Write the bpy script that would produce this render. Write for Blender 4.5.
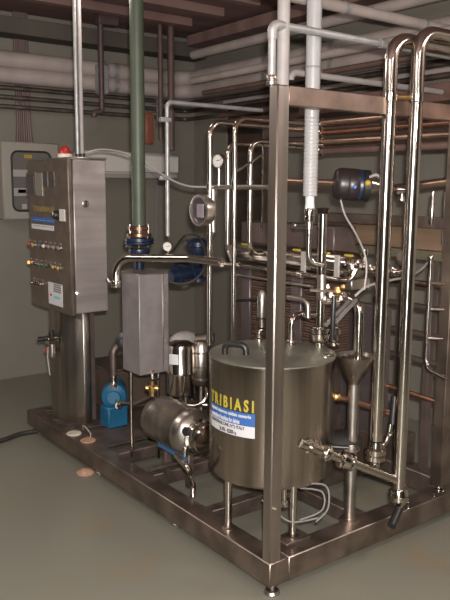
import bpy, bmesh, math, random
from mathutils import Vector, Matrix
random.seed(3)
C = bpy.context.scene
for o in list(bpy.data.objects): bpy.data.objects.remove(o)

# ---------------------------------------------------------------- camera
F = 725.0; PITCH = math.radians(8.86); YAW = math.radians(53.0); ROLL = math.radians(.37)
CAM = Vector((-1.677, -1.933, 1.55))
FW = Vector((math.cos(YAW)*math.cos(PITCH), math.sin(YAW)*math.cos(PITCH), -math.sin(PITCH)))
RT = Vector((math.sin(YAW), -math.cos(YAW), 0)); UP = RT.cross(FW)
RT, UP = RT*math.cos(ROLL)+UP*math.sin(ROLL), UP*math.cos(ROLL)-RT*math.sin(ROLL)
cd = bpy.data.cameras.new('camera'); co = bpy.data.objects.new('camera', cd); C.collection.objects.link(co)
co.matrix_world = Matrix.Translation(CAM) @ Matrix((RT, UP, -FW)).transposed().to_4x4()
cd.sensor_fit = 'VERTICAL'; cd.sensor_height = 24; cd.lens = 24*F/600; cd.clip_start = .02
C.camera = co
# ---------------------------------------------------------------- world, lamps, exposure
wd = bpy.data.worlds.new('world'); C.world = wd; wd.use_nodes = True
wd.node_tree.nodes['Background'].inputs[0].default_value = (.62, .56, .54, 1)
wd.node_tree.nodes['Background'].inputs[1].default_value = .10
C.view_settings.view_transform = 'Standard'; C.view_settings.look = 'None'
C.view_settings.gamma = 1; C.view_settings.use_curve_mapping = False
C.view_settings.exposure = -0.1
def area(name, loc, rot, sx, sy, power, col):
    l = bpy.data.lights.new(name, 'AREA'); l.shape = 'RECTANGLE'; l.size = sx; l.size_y = sy
    l.energy = power; l.color = col
    o = bpy.data.objects.new(name, l); C.collection.objects.link(o); o.location = loc; o.rotation_euler = rot
    return o
# fluorescent battens on the ceiling on the camera's side of the room
area('ceiling_tube_light', (-2.2, -1.2, 2.72), (0, 0, 0), .25, 1.5, 22, (1, .90, .84))
area('ceiling_tube_light', (-.6, -2.6, 2.72), (0, 0, 0), 1.5, .25, 18, (1, .90, .84))
area('ceiling_tube_light', (-1.6, 1.9, 2.72), (0, 0, 0), .25, 1.2, 30, (1, .90, .84))
area('ceiling_tube_light', (1.6, -1.6, 2.72), (0, 0, 0), 1.2, .25, 42, (1, .90, .84))
# added strip light behind the camera, draws upright highlights along the pipes
area('pipe_stripe_fill', (-3.3, -3.5, 1.35), (math.pi/2, 0, YAW-math.pi/2), .30, 2.5, 60, (.95, 1, .97))
# added point fills out of view, put in to brighten walls, ceiling and pipes
for loc, pw in (((-2.6, -2.0, 2.25), 22), ((-.6, -3.0, 2.25), 42), ((-3.0, 1.2, 2.3), 12), ((.2, 1.6, 2.62), 13)):
    l = bpy.data.lights.new('point_fill', 'POINT'); l.energy = pw; l.shadow_soft_size = .12; l.color = (1, .90, .84)
    o = bpy.data.objects.new('point_fill', l); C.collection.objects.link(o); o.location = loc
# the camera's own flash
area('camera_flash', tuple(CAM+RT*.03+UP*.07-FW*.02), co.rotation_euler, .05, .03, 150, (1, .95, .9))

# ---------------------------------------------------------------- measuring helpers
def ray(px, py): return FW + RT*((px-225)/F) - UP*((py-300)/F)
def P(px, py, X=None, Y=None, Z=None):
    d = ray(px, py)
    t = (X-CAM.x)/d.x if X is not None else (Y-CAM.y)/d.y if Y is not None else (Z-CAM.z)/d.z
    return CAM + d*t
def W(px, py, d): return CAM + ray(px, py)*d*1.07
def depth(p): return (Vector(p)-CAM).dot(FW)
AX = {'x': Vector((1,0,0)), 'y': Vector((0,1,0)), 'z': Vector((0,0,1))}
def go(p, ax, px=None, py=None):
    a = AX[ax]; q = Vector(p)-CAM
    if px is not None: k = (px-225)/F; t = (k*q.dot(FW)-q.dot(RT))/(a.dot(RT)-k*a.dot(FW))
    else: k = -(py-300)/F; t = (k*q.dot(FW)-q.dot(UP))/(a.dot(UP)-k*a.dot(FW))
    return Vector(p)+a*t
def route(p, *mv):
    pts = [Vector(p)]
    for ax, kind, v in mv:
        if kind == 'px': pts.append(go(pts[-1], ax, px=v))
        elif kind == 'py': pts.append(go(pts[-1], ax, py=v))
        elif kind == 'to': q = pts[-1].copy(); setattr(q, ax, v); pts.append(q)
        else: pts.append(pts[-1]+AX[ax]*v)
    return pts

# ---------------------------------------------------------------- materials
MATS = {}
def mat(name, col, rough=.5, metal=0., noise=.0, nscale=8., col2=None, bump=0., stretch=(1,1,1), aniso=0., emit=None, alpha=None, spec=.5, rvar=0.):
    if name in MATS: return MATS[name]
    m = bpy.data.materials.new(name); m.use_nodes = True; nt = m.node_tree; b = nt.nodes['Principled BSDF']
    b.inputs['Base Color'].default_value = (*col, 1); b.inputs['Roughness'].default_value = rough
    b.inputs['Metallic'].default_value = metal; b.inputs['Specular IOR Level'].default_value = spec
    if aniso: b.inputs['Anisotropic'].default_value = aniso
    tc = nt.nodes.new('ShaderNodeTexCoord'); mp = nt.nodes.new('ShaderNodeMapping'); mp.inputs['Scale'].default_value = stretch
    nt.links.new(tc.outputs['Object'], mp.inputs[0])
    nz = nt.nodes.new('ShaderNodeTexNoise'); nz.inputs['Scale'].default_value = nscale; nz.inputs['Detail'].default_value = 5
    nt.links.new(mp.outputs[0], nz.inputs[0])
    c2 = col2 or tuple(c*(1-noise) for c in col)
    if noise or col2:
        rp = nt.nodes.new('ShaderNodeValToRGB'); rp.color_ramp.elements[0].position = .38; rp.color_ramp.elements[1].position = .62
        rp.color_ramp.elements[0].color = (*c2, 1); rp.color_ramp.elements[1].color = (*col, 1)
        nt.links.new(nz.outputs['Fac'], rp.inputs[0]); nt.links.new(rp.outputs[0], b.inputs['Base Color'])
    if rvar:
        mr = nt.nodes.new('ShaderNodeMapRange'); mr.inputs[3].default_value = max(.03, rough-rvar); mr.inputs[4].default_value = rough+rvar
        nt.links.new(nz.outputs['Fac'], mr.inputs[0]); nt.links.new(mr.outputs[0], b.inputs['Roughness'])
    if bump:
        bp = nt.nodes.new('ShaderNodeBump'); bp.inputs['Strength'].default_value = bump; bp.inputs['Distance'].default_value = .01
        nt.links.new(nz.outputs['Fac'], bp.inputs['Height']); nt.links.new(bp.outputs[0], b.inputs['Normal'])
    if emit: b.inputs['Emission Color'].default_value = (*emit[:3], 1); b.inputs['Emission Strength'].default_value = emit[3]
    if alpha is not None:
        b.inputs['Transmission Weight'].default_value = alpha
    MATS[name] = m; return m
STEEL = mat('polished_steel', (.60, .545, .49), .15, 1, .12, 14, rvar=.04)
STEELD = mat('dull_steel', (.50, .455, .41), .34, 1, .25, 10, rvar=.1)
BRUSH = mat('brushed_steel_vertical', (.42, .38, .34), .33, 1, .22, 26, stretch=(1,1,.06), rvar=.08)
BRUSHH = mat('brushed_cabinet_steel', (.66, .59, .57), .42, .9, .15, 22, stretch=(.08,.08,1), rvar=.06)
DOORM = mat('door_steel', (.24, .185, .15), .42, .8, .2, 12, rvar=.08)
FRAME = mat('frame_steel', (.30, .235, .195), .40, .92, .35, 9, rvar=.12)
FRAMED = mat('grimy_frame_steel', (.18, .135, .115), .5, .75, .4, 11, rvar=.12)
WARM = mat('bronzed_pipe', (.40, .27, .20), .3, .95, .25, 9, rvar=.08)
COPPER = mat('copper_pipe', (.52, .27, .18), .35, .95, .25, 12)
BRASS = mat('brass', (.65, .42, .18), .3, 1, .2, 20)
GALV = mat('galvanised_pipe', (.42, .41, .40), .5, .6, .2, 18)
WHITEP = mat('white_insulation', (.29, .26, .25), .55, 0, .12, 14, bump=.1)
PIPEW = mat('grey_white_lagging', (.36, .30, .275), .6, 0, .15, 6)
HOSEW = mat('white_hose', (.30, .285, .285), .4, 0, .08, 20)
GREEN = mat('green_paint_pipe', (.062, .075, .048), .5, 0, .2, 9)
BLUE = mat('blue_enamel', (.010, .019, .045), .35, 0, .2, 12)
BLUEP = mat('blue_pump_paint', (.012, .10, .19), .4, 0, .2, 12)
BLACK = mat('black_plastic', (.012, .011, .012), .4)
RUBBER = mat('black_rubber', (.02, .018, .016), .65)
RED = mat('red_plastic', (.35, .02, .015), .35)
WHITE = mat('white_plastic', (.55, .52, .48), .5)
PALE = mat('pale_plastic', (.30, .27, .255), .5)
GREYL = mat('grey_cable', (.17, .16, .155), .55)
TAN = mat('tan_board', (.24, .155, .10), .5, .2, .3, 5, stretch=(1,.3,3))
BROWN = mat('brown_wood', (.055, .035, .026), .55, 0, .3, 6)
REDC = mat('red_brown_pipe', (.13, .075, .062), .55, 0, .2, 8)
YELL = mat('yellow_label', (.34, .28, .035), .5)
PAPER = mat('paper_label', (.50, .49, .50), .6)
BLUEL = mat('blue_label', (.03, .10, .30), .5)
INK = mat('black_ink', (.02, .02, .02), .6)
TEAL = mat('teal_print', (.15, .45, .48), .6)
GLASS = mat('dark_glass', (.04, .035, .035), .06, 0)
CLEAR = mat('clear_glass', (.9, .92, .92), .03, 0, alpha=.9)
LADD = mat('dark_ladder_steel', (.10, .072, .062), .5, .3, .25, 9)
LILAC = mat('lilac_steel', (.19, .155, .155), .4, .75, .15, 6, rvar=.05)
DISC = mat('chalky_disc', (.50, .44, .36), .7, 0, .2, 20)
RUST = mat('rusty_disc', (.42, .24, .16), .7, 0, .3, 30)
WALLM = mat('wall_paint', (.185, .168, .138), .6, 0, .06, 2.2)
DADO = mat('wall_base_paint', (.15, .14, .10), .55, 0, .05, 2.2)
CEIL = mat('red_brown_ceiling', (.20, .115, .10), .8, 0, .3, 2.0, stretch=(.5,4,1))
CBEAM = mat('dark_ceiling_beam', (.085, .068, .055), .7, 0, .2, 3)
CABM = mat('beige_enclosure', (.27, .245, .21), .5)
SILV = mat('printed_silver', (.30, .27, .24), .4, .6)
TRUNK = mat('cable_trunk', (.15, .09, .08), .6, 0, .4, 40, stretch=(1,1,.03))
LAMPO = mat('lit_orange_button', (.9, .35, .08), .4, emit=(1, .35, .08, 1.6))

# floor: greenish epoxy with brown water stains
FLOORM = bpy.data.materials.new('green_grey_epoxy_floor'); FLOORM.use_nodes = True
nt = FLOORM.node_tree; b = nt.nodes['Principled BSDF']
tc = nt.nodes.new('ShaderNodeTexCoord')
n1 = nt.nodes.new('ShaderNodeTexNoise'); n1.inputs['Scale'].default_value = 1.3; n1.inputs['Detail'].default_value = 6
n2 = nt.nodes.new('ShaderNodeTexNoise'); n2.inputs['Scale'].default_value = 3.2; n2.inputs['Detail'].default_value = 8; n2.inputs['Roughness'].default_value = .65
nt.links.new(tc.outputs['Object'], n1.inputs[0]); nt.links.new(tc.outputs['Object'], n2.inputs[0])
r1 = nt.nodes.new('ShaderNodeValToRGB'); r1.color_ramp.elements[0].color = (.150, .142, .112, 1); r1.color_ramp.elements[1].color = (.175, .168, .135, 1)
nt.links.new(n1.outputs['Fac'], r1.inputs[0])
r2 = nt.nodes.new('ShaderNodeValToRGB'); r2.color_ramp.elements[0].position = .57; r2.color_ramp.elements[0].color = (0,0,0,1); r2.color_ramp.elements[1].position = .74; r2.color_ramp.elements[1].color = (.55,.55,.55,1)
nt.links.new(n2.outputs['Fac'], r2.inputs[0])
mx = nt.nodes.new('ShaderNodeMixRGB'); mx.inputs[2].default_value = (.20, .13, .06, 1)
nt.links.new(r1.outputs[0], mx.inputs[1]); nt.links.new(r2.outputs[0], mx.inputs[0]); nt.links.new(mx.outputs[0], b.inputs['Base Color'])
b.inputs['Roughness'].default_value = .33

# ---------------------------------------------------------------- mesh helpers (all in world metres)
def B(): return bmesh.new()
def box(bm, x0, x1, y0, y1, z0, z1, bev=0.):
    t = bmesh.new(); bmesh.ops.create_cube(t, size=1)
    for v in t.verts: v.co = Vector(((x0+x1)/2+v.co.x*(x1-x0), (y0+y1)/2+v.co.y*(y1-y0), (z0+z1)/2+v.co.z*(z1-z0)))
    if bev: bmesh.ops.bevel(t, geom=t.edges[:], offset=bev, segments=1, profile=.5, affect='EDGES')
    join(bm, t); return bm
def join(bm, t):
    me = bpy.data.meshes.new('tmp'); t.to_mesh(me); t.free(); bm.from_mesh(me); bpy.data.meshes.remove(me)
def frame_of(d):
    d = Vector(d).normalized(); u = d.cross(Vector((0,0,1)))
    if u.length < 1e-3: u = Vector((1,0,0))
    u.normalize(); return d, u, d.cross(u)
def lathe(bm, o, axis, prof, seg=24, cap=True):
    d, u, v = frame_of(axis); o = Vector(o); rings = []
    for r, h in prof:
        rings.append([bm.verts.new(o+d*h+(u*math.cos(2*math.pi*k/seg)+v*math.sin(2*math.pi*k/seg))*max(r, 1e-5)) for k in range(seg)])
    for a, b_ in zip(rings, rings[1:]):
        for k in range(seg): bm.faces.new((a[k], a[(k+1)%seg], b_[(k+1)%seg], b_[k]))
    if cap:
        bm.faces.new(rings[0][::-1]); bm.faces.new(rings[-1])
    return bm
def cyl(bm, a, b_, r, seg=20, bev=0.):
    a = Vector(a); b_ = Vector(b_); L = (b_-a).length; e = bev or 0
    pr = [(r-e, 0), (r, e), (r, L-e), (r-e, L)] if e else [(r, 0), (r, L)]
    return lathe(bm, a, b_-a, pr, seg)
def fillet(pts, rad):
    pts = [Vector(p) for p in pts]
    if len(pts) < 3 or rad <= 0: return pts
    out = [pts[0]]
    for i in range(1, len(pts)-1):
        p = pts[i]; a = pts[i-1]-p; c = pts[i+1]-p; la, lc = a.length, c.length
        if la < 1e-6 or lc < 1e-6: continue
        a.normalize(); c.normalize(); ang = a.angle(c)
        if ang > math.pi-.02: out.append(p); continue
        t = min(rad/math.tan(ang/2), la*.49 if i > 1 else la*.95, lc*.49 if i < len(pts)-2 else lc*.95)
        r = t*math.tan(ang/2); bis = (a+c).normalized(); cen = p+bis*(r/math.sin(ang/2))
        s = p+a*t-cen; e = p+c*t-cen; tot = s.angle(e); ax = s.cross(e).normalized(); n = max(3, int(tot/.16))
        for k in range(n+1): out.append(cen+Matrix.Rotation(tot*k/n, 3, ax)@s)
    out.append(pts[-1]); return out
def tube(bm, pts, r, rad=None, seg=14, cap=True):
    pts = fillet(pts, rad if rad is not None else r*2.6)
    q = [pts[0]]
    for p in pts[1:]:
        if (p-q[-1]).length > 1e-5: q.append(p)
    pts = q; T = []
    for i in range(len(pts)):
        d = (pts[min(i+1, len(pts)-1)]-pts[max(i-1, 0)]); T.append(d.normalized())
    _, u, v = frame_of(T[0]); rings = []
    for i, p in enumerate(pts):
        if i:
            rot = T[i-1].rotation_difference(T[i]); u = rot@u
            u = (u-T[i]*u.dot(T[i])).normalized()
        v = T[i].cross(u)
        rings.append([bm.verts.new(p+(u*math.cos(2*math.pi*k/seg)+v*math.sin(2*math.pi*k/seg))*r) for k in range(seg)])
    for a, b_ in zip(rings, rings[1:]):
        for k in range(seg): bm.faces.new((a[k], a[(k+1)%seg], b_[(k+1)%seg], b_[k]))
    if cap: bm.faces.new(rings[0][::-1]); bm.faces.new(rings[-1])
    return bm
def curve_pts(ctrl, n=8):
    ctrl = [Vector(c) for c in ctrl]; c = [ctrl[0]]+ctrl+[ctrl[-1]]; out = []
    for i in range(1, len(c)-2):
        for k in range(n):
            t = k/n; a, b_, d, e = c[i-1], c[i], c[i+1], c[i+2]
            out.append(.5*((2*b_)+(d-a)*t+(2*a-5*b_+4*d-e)*t*t+(3*b_-a-3*d+e)*t**3))
    out.append(ctrl[-1]); return out
def prism(bm, poly, z0, z1, bev=0.):
    t = bmesh.new(); lo = [t.verts.new((x, y, z0)) for x, y in poly]; hi = [t.verts.new((x, y, z1)) for x, y in poly]; n = len(poly)
    t.faces.new(lo[::-1]); t.faces.new(hi)
    for k in range(n): t.faces.new((lo[k], lo[(k+1)%n], hi[(k+1)%n], hi[k]))
    bmesh.ops.recalc_face_normals(t, faces=t.faces[:])
    if bev: bmesh.ops.bevel(t, geom=t.edges[:], offset=bev, segments=1, profile=.5, affect='EDGES')
    join(bm, t); return bm
def sphere(bm, c, r, sx=1, sy=1, sz=1, seg=20):
    t = bmesh.new(); bmesh.ops.create_uvsphere(t, u_segments=seg, v_segments=seg//2, radius=r)
    for v in t.verts: v.co = Vector((v.co.x*sx, v.co.y*sy, v.co.z*sz))+Vector(c)
    join(bm, t); return bm
OFF = {}
def obj(name, bm, m, parent=None, label=None, origin=None):
    off = OFF[parent.name] if parent else Vector(origin) if origin is not None else Vector((0,0,0))
    if parent is None and origin is None:
        zs = [v.co for v in bm.verts]
        off = Vector((sum(v.x for v in zs)/len(zs), sum(v.y for v in zs)/len(zs), min(v.z for v in zs)))
    bmesh.ops.recalc_face_normals(bm, faces=bm.faces[:])
    for v in bm.verts: v.co -= off
    for f in bm.faces: f.smooth = True
    me = bpy.data.meshes.new(name); bm.to_mesh(me); bm.free(); me.materials.append(m)
    me.set_sharp_from_angle(angle=math.radians(38))
    o = bpy.data.objects.new(name, me); C.collection.objects.link(o)
    if parent: o.parent = parent
    else: o.location = off
    OFF[o.name] = off
    if label: o['label'] = label
    return o
def tag(o, label, cat, group=None, kind=None):
    o['label'] = label; o['category'] = cat
    if group: o['group'] = group
    if kind: o['kind'] = kind
    return o
def thing(name, label, cat, loc, group=None):
    o = bpy.data.objects.new(name, None); C.collection.objects.link(o); o.location = Vector(loc); o.empty_display_size = .05
    OFF[o.name] = Vector(loc); return tag(o, label, cat, group)
def struct(name, bm, m):
    o = obj(name, bm, m); o['kind'] = 'structure'; return o
def wid(pxw, p): return pxw*depth(p)/F      # a width in the photo at a point's distance, in metres
def collar(bm, p, axis, r, h, flare=1.0):
    d = Vector(axis).normalized()
    return lathe(bm, Vector(p)-d*h/2, d, [(r*.9, 0), (r, h*.12), (r, h*.38), (r*.86, h*.45), (r*.86, h*.55), (r, h*.62), (r, h*.88), (r*.9, h)], 20)
def textmesh(s, size, extrude=.0006, bold=0.):
    cu = bpy.data.curves.new('t', 'FONT'); cu.body = s; cu.size = size; cu.extrude = extrude; cu.offset = bold; cu.resolution_u = 3
    o = bpy.data.objects.new('t', cu); C.collection.objects.link(o)
    dg = bpy.context.evaluated_depsgraph_get(); me = bpy.data.meshes.new_from_object(o.evaluated_get(dg))
    bm = bmesh.new(); bm.from_mesh(me); bpy.data.objects.remove(o); bpy.data.curves.remove(cu); bpy.data.meshes.remove(me)
    return bm
def fit(bm, x0, x1, y0, y1):
    xs = [v.co.x for v in bm.verts]; ys = [v.co.y for v in bm.verts]; a, b_, c, d = min(xs), max(xs), min(ys), max(ys)
    for v in bm.verts: v.co.x = x0+(v.co.x-a)/(b_-a)*(x1-x0); v.co.y = y0+(v.co.y-c)/(d-c)*(y1-y0)
    return bm
def text_on_x(s, px0, py0, px1, py1, X, bold=.0):
    """text on a plane facing -X, from upper left pixel to lower right pixel"""
    a = P(px0, py0, X=X); c = P(px1, py1, X=X); bm = fit(textmesh(s, .1, .003, bold), 0, 1, 0, 1)
    for v in bm.verts: v.co = Vector((X-.0004+min(v.co.z, 0)*.2, a.y+(c.y-a.y)*v.co.x, c.z+(a.z-c.z)*v.co.y))
    return bm

# ================================================================ THE SETTING
XR, YB, ZC = 2.20, 3.7, 2.86
struct('floor', box(B(), -6.2, XR+.1, -6.2, YB+.1, -.1, 0), FLOORM)
struct('ceiling', box(B(), -6.2, XR+.1, -6.2, YB+.1, ZC, ZC+.1), CEIL)
struct('wall_back', box(B(), -6.2, XR+.1, YB, YB+.1, 0, ZC), WALLM)
struct('wall_right', box(B(), XR, XR+.1, -6.2, YB, 0, ZC), WALLM)
struct('wall_left', box(B(), -6.2, -6.1, -6.1, YB, 0, ZC), mat('dark_far_wall', (.05, .04, .035), .7))
struct('wall_front', box(B(), -6.1, XR, -6.2, -6.1, 0, ZC), MATS['dark_far_wall'])
# ceiling beam along the top of the back wall, and one over the right wall
struct('trim_1', box(B(), -3, XR-.02, YB-.22, YB-.02, 2.66, 2.78, .004), CBEAM)
struct('trim_2', box(B(), XR-.25, XR-.03, -2, YB-.25, 2.74, 2.83, .004), CEIL)
# ceiling battens
bm = B()
for k in range(6): box(bm, -3, XR-.5, .9+k*.42, .98+k*.42, ZC-.06, ZC-.001)
struct('trim_3', bm, CEIL)
# opening in the right wall behind the pipe arches: pale frame with a dark leaf
a = P(229, 100, X=XR-.02); c = P(262, 216, X=XR-.02)
dr = struct('door_1', box(B(), XR-.03, XR-.001, c.y-.1, a.y, .9, a.z-.03), BROWN)
bm = B(); box(bm, XR-.05, XR-.001, a.y, a.y+.05, .9, a.z+.02); box(bm, XR-.05, XR-.001, c.y-.15, a.y, a.z-.03, a.z+.02); box(bm, XR-.05, XR-.001, c.y-.15, c.y-.1, .9, a.z+.02)
obj('door_frame', bm, WALLM, dr)

# ================================================================ SKID FRAME
BT, BB, SX, SY = .14, .042, 1.29, 2.385
sk = thing('skid_frame', 'stainless steel box section skid frame carrying the whole plant on levelling feet', 'frame', (0,0,0))
obj('beam', box(B(), 0, .098, 0, SY, BB, BT, .004), FRAME, sk)
obj('beam', box(B(), .098, 1.55, 0, .098, BB, BT, .004), FRAME, sk)
obj('beam', box(B(), SX-.1, SX, .098, SY-.1, BB, BT, .004), FRAMED, sk)
obj('beam', box(B(), .098, 1.55, SY-.1, SY, BB, BT, .004), FRAMED, sk)
for yy in (.52, 1.02, 1.38, 1.72): obj('cross_member', box(B(), .098, SX-.1, yy, yy+.06, BB+.02, BT-.012, .003), FRAMED, sk)
obj('cross_member', box(B(), .60, .66, .098, SY-.1, BB+.02, BT-.014, .003), FRAMED, sk)
obj('deck_plate', box(B(), .098, .66, 1.5, SY-.1, BT-.012, BT-.002), FRAMED, sk)
pc = box(B(), 0, .056, 0, .048, BT, 1.898, .005); obj('post', pc, mat('post_steel', (.52, .45, .41), .33, 1, .2, 20, stretch=(1,1,.1), rvar=.08), sk)
RX = go(Vector((1.1, .03, .4)), 'x', px=443).x
obj('post', box(B(), RX, RX+.07, .03, .09, BT+.025, 1.898, .003), FRAME, sk)
obj('post', box(B(), 1.22, 1.27, SY-.9, SY-.85, BT, 1.898, .003), FRAMED, sk)
obj('top_beam', box(B(), .052, 1.6, 0.002, .046, 1.832, 1.898, .003), mat('warm_beam_steel', (.30, .215, .175), .42, .85, .3, 9, rvar=.1), sk)
obj('top_beam', box(B(), 1.21, 1.26, .048, SY-.85, 1.835, 1.897, .003), FRAMED, sk)
obj('base_plate', box(B(), .14, .27, .06, .14, BT, BT+.014, .002), FRAMED, sk)
for x, y in ((.035, .025), (.06, .74), (.055, 1.50), (.06, SY-.07), (SX-.06, .05), (SX-.05, 1.1), (SX-.05, SY-.05)):
    ft = obj('levelling_foot', lathe(B(), (x, y, 0), (0,0,1), [(.03, 0), (.032, .006), (.026, .016), (.011, .02), (.011, .035), (.018, .036), (.018, .043)], 16), STEELD, sk)
for px, py in ((408, 503), (408, 509), (434, 497), (443, 492)):
    p = P(px, py, Z=BT); obj('bolt', lathe(B(), p-Vector((0,0,.001)), (0,0,1), [(.007, 0), (.007, .006), (.004, .007), (.004, .02)], 8), STEEL, sk)
obj('bolt', cyl(B(), (.02, -.001, .36), (.02, -.012, .36), .006, 8), STEELD, sk)
obj('levelling_foot', lathe(B(), (RX+.03, .06, BT-.001), (0,0,1), [(.024, 0), (.024, .006), (.011, .008), (.011, .028)], 14), STEEL, sk)

# pads lying on the left beam and on the floor
d1 = P(74, 434, Z=BT); d2 = P(88, 441, Z=BT); d3 = P(89, 472, Z=0)
tag(obj('anchor_cap', lathe(B(), d1, (0,0,1), [(.042, 0), (.044, .004), (.04, .008), (.0, .009)], 20, False), DISC), 'chalky white round cap on the left beam, beside the column foot', 'cap')
tag(obj('anchor_cap', lathe(B(), d2, (0,0,1), [(.042, 0), (.044, .004), (.04, .008), (.0, .009)], 20, False), RUST), 'pinkish round cap on the left beam, nearer one with a wire end on it', 'cap')
tag(obj('anchor_cap', lathe(B(), d3+Vector((-.02,0,0)), (0,0,1), [(.05, 0), (.05, .006), (.03, .02), (0, .026)], 20, False), RUST), 'rusty orange domed cap on the floor under the left beam', 'cap')
tag(obj('bent_wire', tube(B(), curve_pts([d2+Vector((.01,.0,.008)), d2+Vector((.03,.03,.03)), d2+Vector((.02,.10,.06)), d2+Vector((.05,.16,.01))]), .003, 0, 6), PALE), 'thin pale bent wire rising from the pinkish cap on the beam', 'wire')
tag(obj('floor_hose', tube(B(), curve_pts([P(-25, 447, Z=.014), P(3, 440, Z=.014), P(20, 434, Z=.014), P(40, 430.5, Z=.014), P(75, 424, Z=.014)]), .014, 0, 10), RUBBER), 'black hose lying on the floor, running under the left end of the frame', 'hose')

# ================================================================ CONTROL CABINET ON ITS COLUMN
DX = .05
a = P(67.6, 158.8, X=DX); c = P(27.3, 161, X=DX); zt = a.z; zb = P(67, 315, X=DX).z; y0, y1 = a.y, c.y
xb = P(106, 160, Y=y0).x
cab = thing('control_cabinet', 'tall steel control cabinet with button rows and labels, raised on a column', 'cabinet', (.15, 2.03, BT))
obj('body', box(B(), DX+.03, xb, y0+.004, y1-.004, zb+.01, zt, .005), BRUSHH, cab)
obj('top_cover', box(B(), DX+.02, xb+.006, y0, y1, zt, zt+.012, .003), STEELD, cab)
door = obj('door', box(B(), DX, DX+.024, y0, y1, zb, zt+.004, .005), DOORM, cab)
lk = P(85.5, 204, Y=y0+.004)
L = obj('lock', lathe(B(), lk, (0,-1,0), [(.02, 0), (.02, .004), (.014, .006), (.014, .003), (0, .003)], 20, False), STEELD, cab)
obj('lock_slot', box(B(), lk.x-.003, lk.x+.003, lk.y-.006, lk.y-.003, lk.z-.009, lk.z+.009), BLACK, L)
obj('rivet', cyl(B(), P(77, 293, Y=y0+.006), P(77, 293, Y=y0), .005, 8), STEEL, cab)
def door_rect(name, px0, py0, px1, py1, m, th=.003, slant=0):
    q0 = P(px0, py0, X=DX); q1 = P(px1, py1, X=DX)
    return obj(name, box(B(), DX-th, DX+.001, min(q0.y, q1.y), max(q0.y, q1.y), min(q0.z, q1.z), max(q0.z, q1.z), .0006), m, door)
door_rect('display_bezel', 26.8, 172.5, 36.2, 195.5, DOORM, .004)
door_rect('display', 27.6, 174, 35, 194, GLASS, .006)
door_rect('instrument_strip', 36.5, 173, 43, 196, SILV, .005)
for x in (43.4, 50): door_rect('display', x, 171.5, x+5, 187, GLASS, .006)
door_rect('maker_plate', 32, 216.5, 54, 223.5, BLUEL, .003)
door_rect('maker_plate', 32, 223.5, 54, 231, PAPER, .003)
obj('lettering', text_on_x('TRIBIASI', 33, 205.5, 54, 212.5, DX, .002), mat('faded_gold_print', (.24, .17, .05), .5), door)
obj('lettering', text_on_x('machines for dairies', 33.5, 219, 53, 221.5, DX-.0032), PAPER, door)
obj('lettering', text_on_x('MONTEFIASCONE (VT) ITALY', 33.5, 225, 53, 228, DX-.0032), INK, door)
door_rect('switch_plate', 60, 209, 65.5, 221.5, WHITE, .006)
q = P(58.5, 215, X=DX)
kb = obj('rotary_switch', lathe(B(), q, (-1,0,0), [(.024, 0), (.026, .012), (.022, .03), (.018, .034), (0, .034)], 20, False), BLACK, door)
obj('pointer', box(B(), q.x-.036, q.x-.033, q.y-.003, q.y+.003, q.z-.002, q.z+.018), WHITE, kb)
nt_ = door_rect('notice', 48.5, 281.5, 63, 307.5, PAPER, .0025)
q0 = P(53, 299, X=DX-.003); q1 = P(61.5, 302.5, X=DX-.003)
def mark(px0, py0, px1, py1, m):
    a_ = P(px0, py0, X=DX-.0027); b__ = P(px1, py1, X=DX-.0027)
    obj('printed_mark', box(B(), DX-.0032, DX-.0024, min(a_.y, b__.y), max(a_.y, b__.y), min(a_.z, b__.z), max(a_.z, b__.z)), m, nt_)
mark(54, 295.5, 60, 300, TEAL); mark(50, 293.5, 52, 296, RED)
for k in range(4): mark(53.5, 285+k*2.2, 61, 285.5+k*2.2, GREYL)
GR = mat('green_button', (.015, .09, .045), .4); YB_ = mat('yellow_button', (.34, .22, .03), .4); BLB = mat('blue_button', (.03, .06, .22), .4)
rows = [[(30.5, 244, RED), (34.5, 245, YB_), (40.5, 245.5, BLB), (45.5, 246, WHITE), (50.3, 246.7, GREYL), (55.3, 247.4, GREYL), (60.4, 248.2, GREYL)],
        [(30.7, 262.3, LAMPO), (36.4, 263.4, BLACK), (41.2, 264.6, GR), (45.6, 265.4, GR), (50.2, 266, BLACK), (54.9, 267, YB_), (59.8, 268.2, YB_)],
        [(34.2, 282, STEEL), (38.2, 283, BLACK), (42.4, 284, STEEL)]]
for rw in rows:
    for x, y, m in rw:
        q = P(x, y, X=DX)
        bz = obj('button_bezel', lathe(B(), q, (-1,0,0), [(.016, 0), (.016, .008), (.012, .01)], 14), STEEL, door)
        obj('button', lathe(B(), q+Vector((-.007,0,0)), (-1,0,0), [(.0105, 0), (.0105, .008), (.008, .012), (0, .013)], 14, False), m, bz)
        obj('name_tag', box(B(), DX-.002, DX+.001, q.y-.014, q.y+.014, q.z+.02, q.z+.028), SILV, door)
# warning beacon on top
q = P(65, 157, X=.14); q.z = zt+.012
be = thing('warning_beacon', 'red domed warning beacon with white base on top of the control cabinet', 'beacon', q)
obj('base', lathe(B(), q, (0,0,1), [(.043, 0), (.043, .018), (.04, .024)], 24), WHITE, be)
obj('dome', lathe(B(), q+Vector((0,0,.024)), (0,0,1), [(.038, 0), (.036, .014), (.022, .032), (.007, .047), (0, .048)], 24, False), RED, be)
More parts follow.
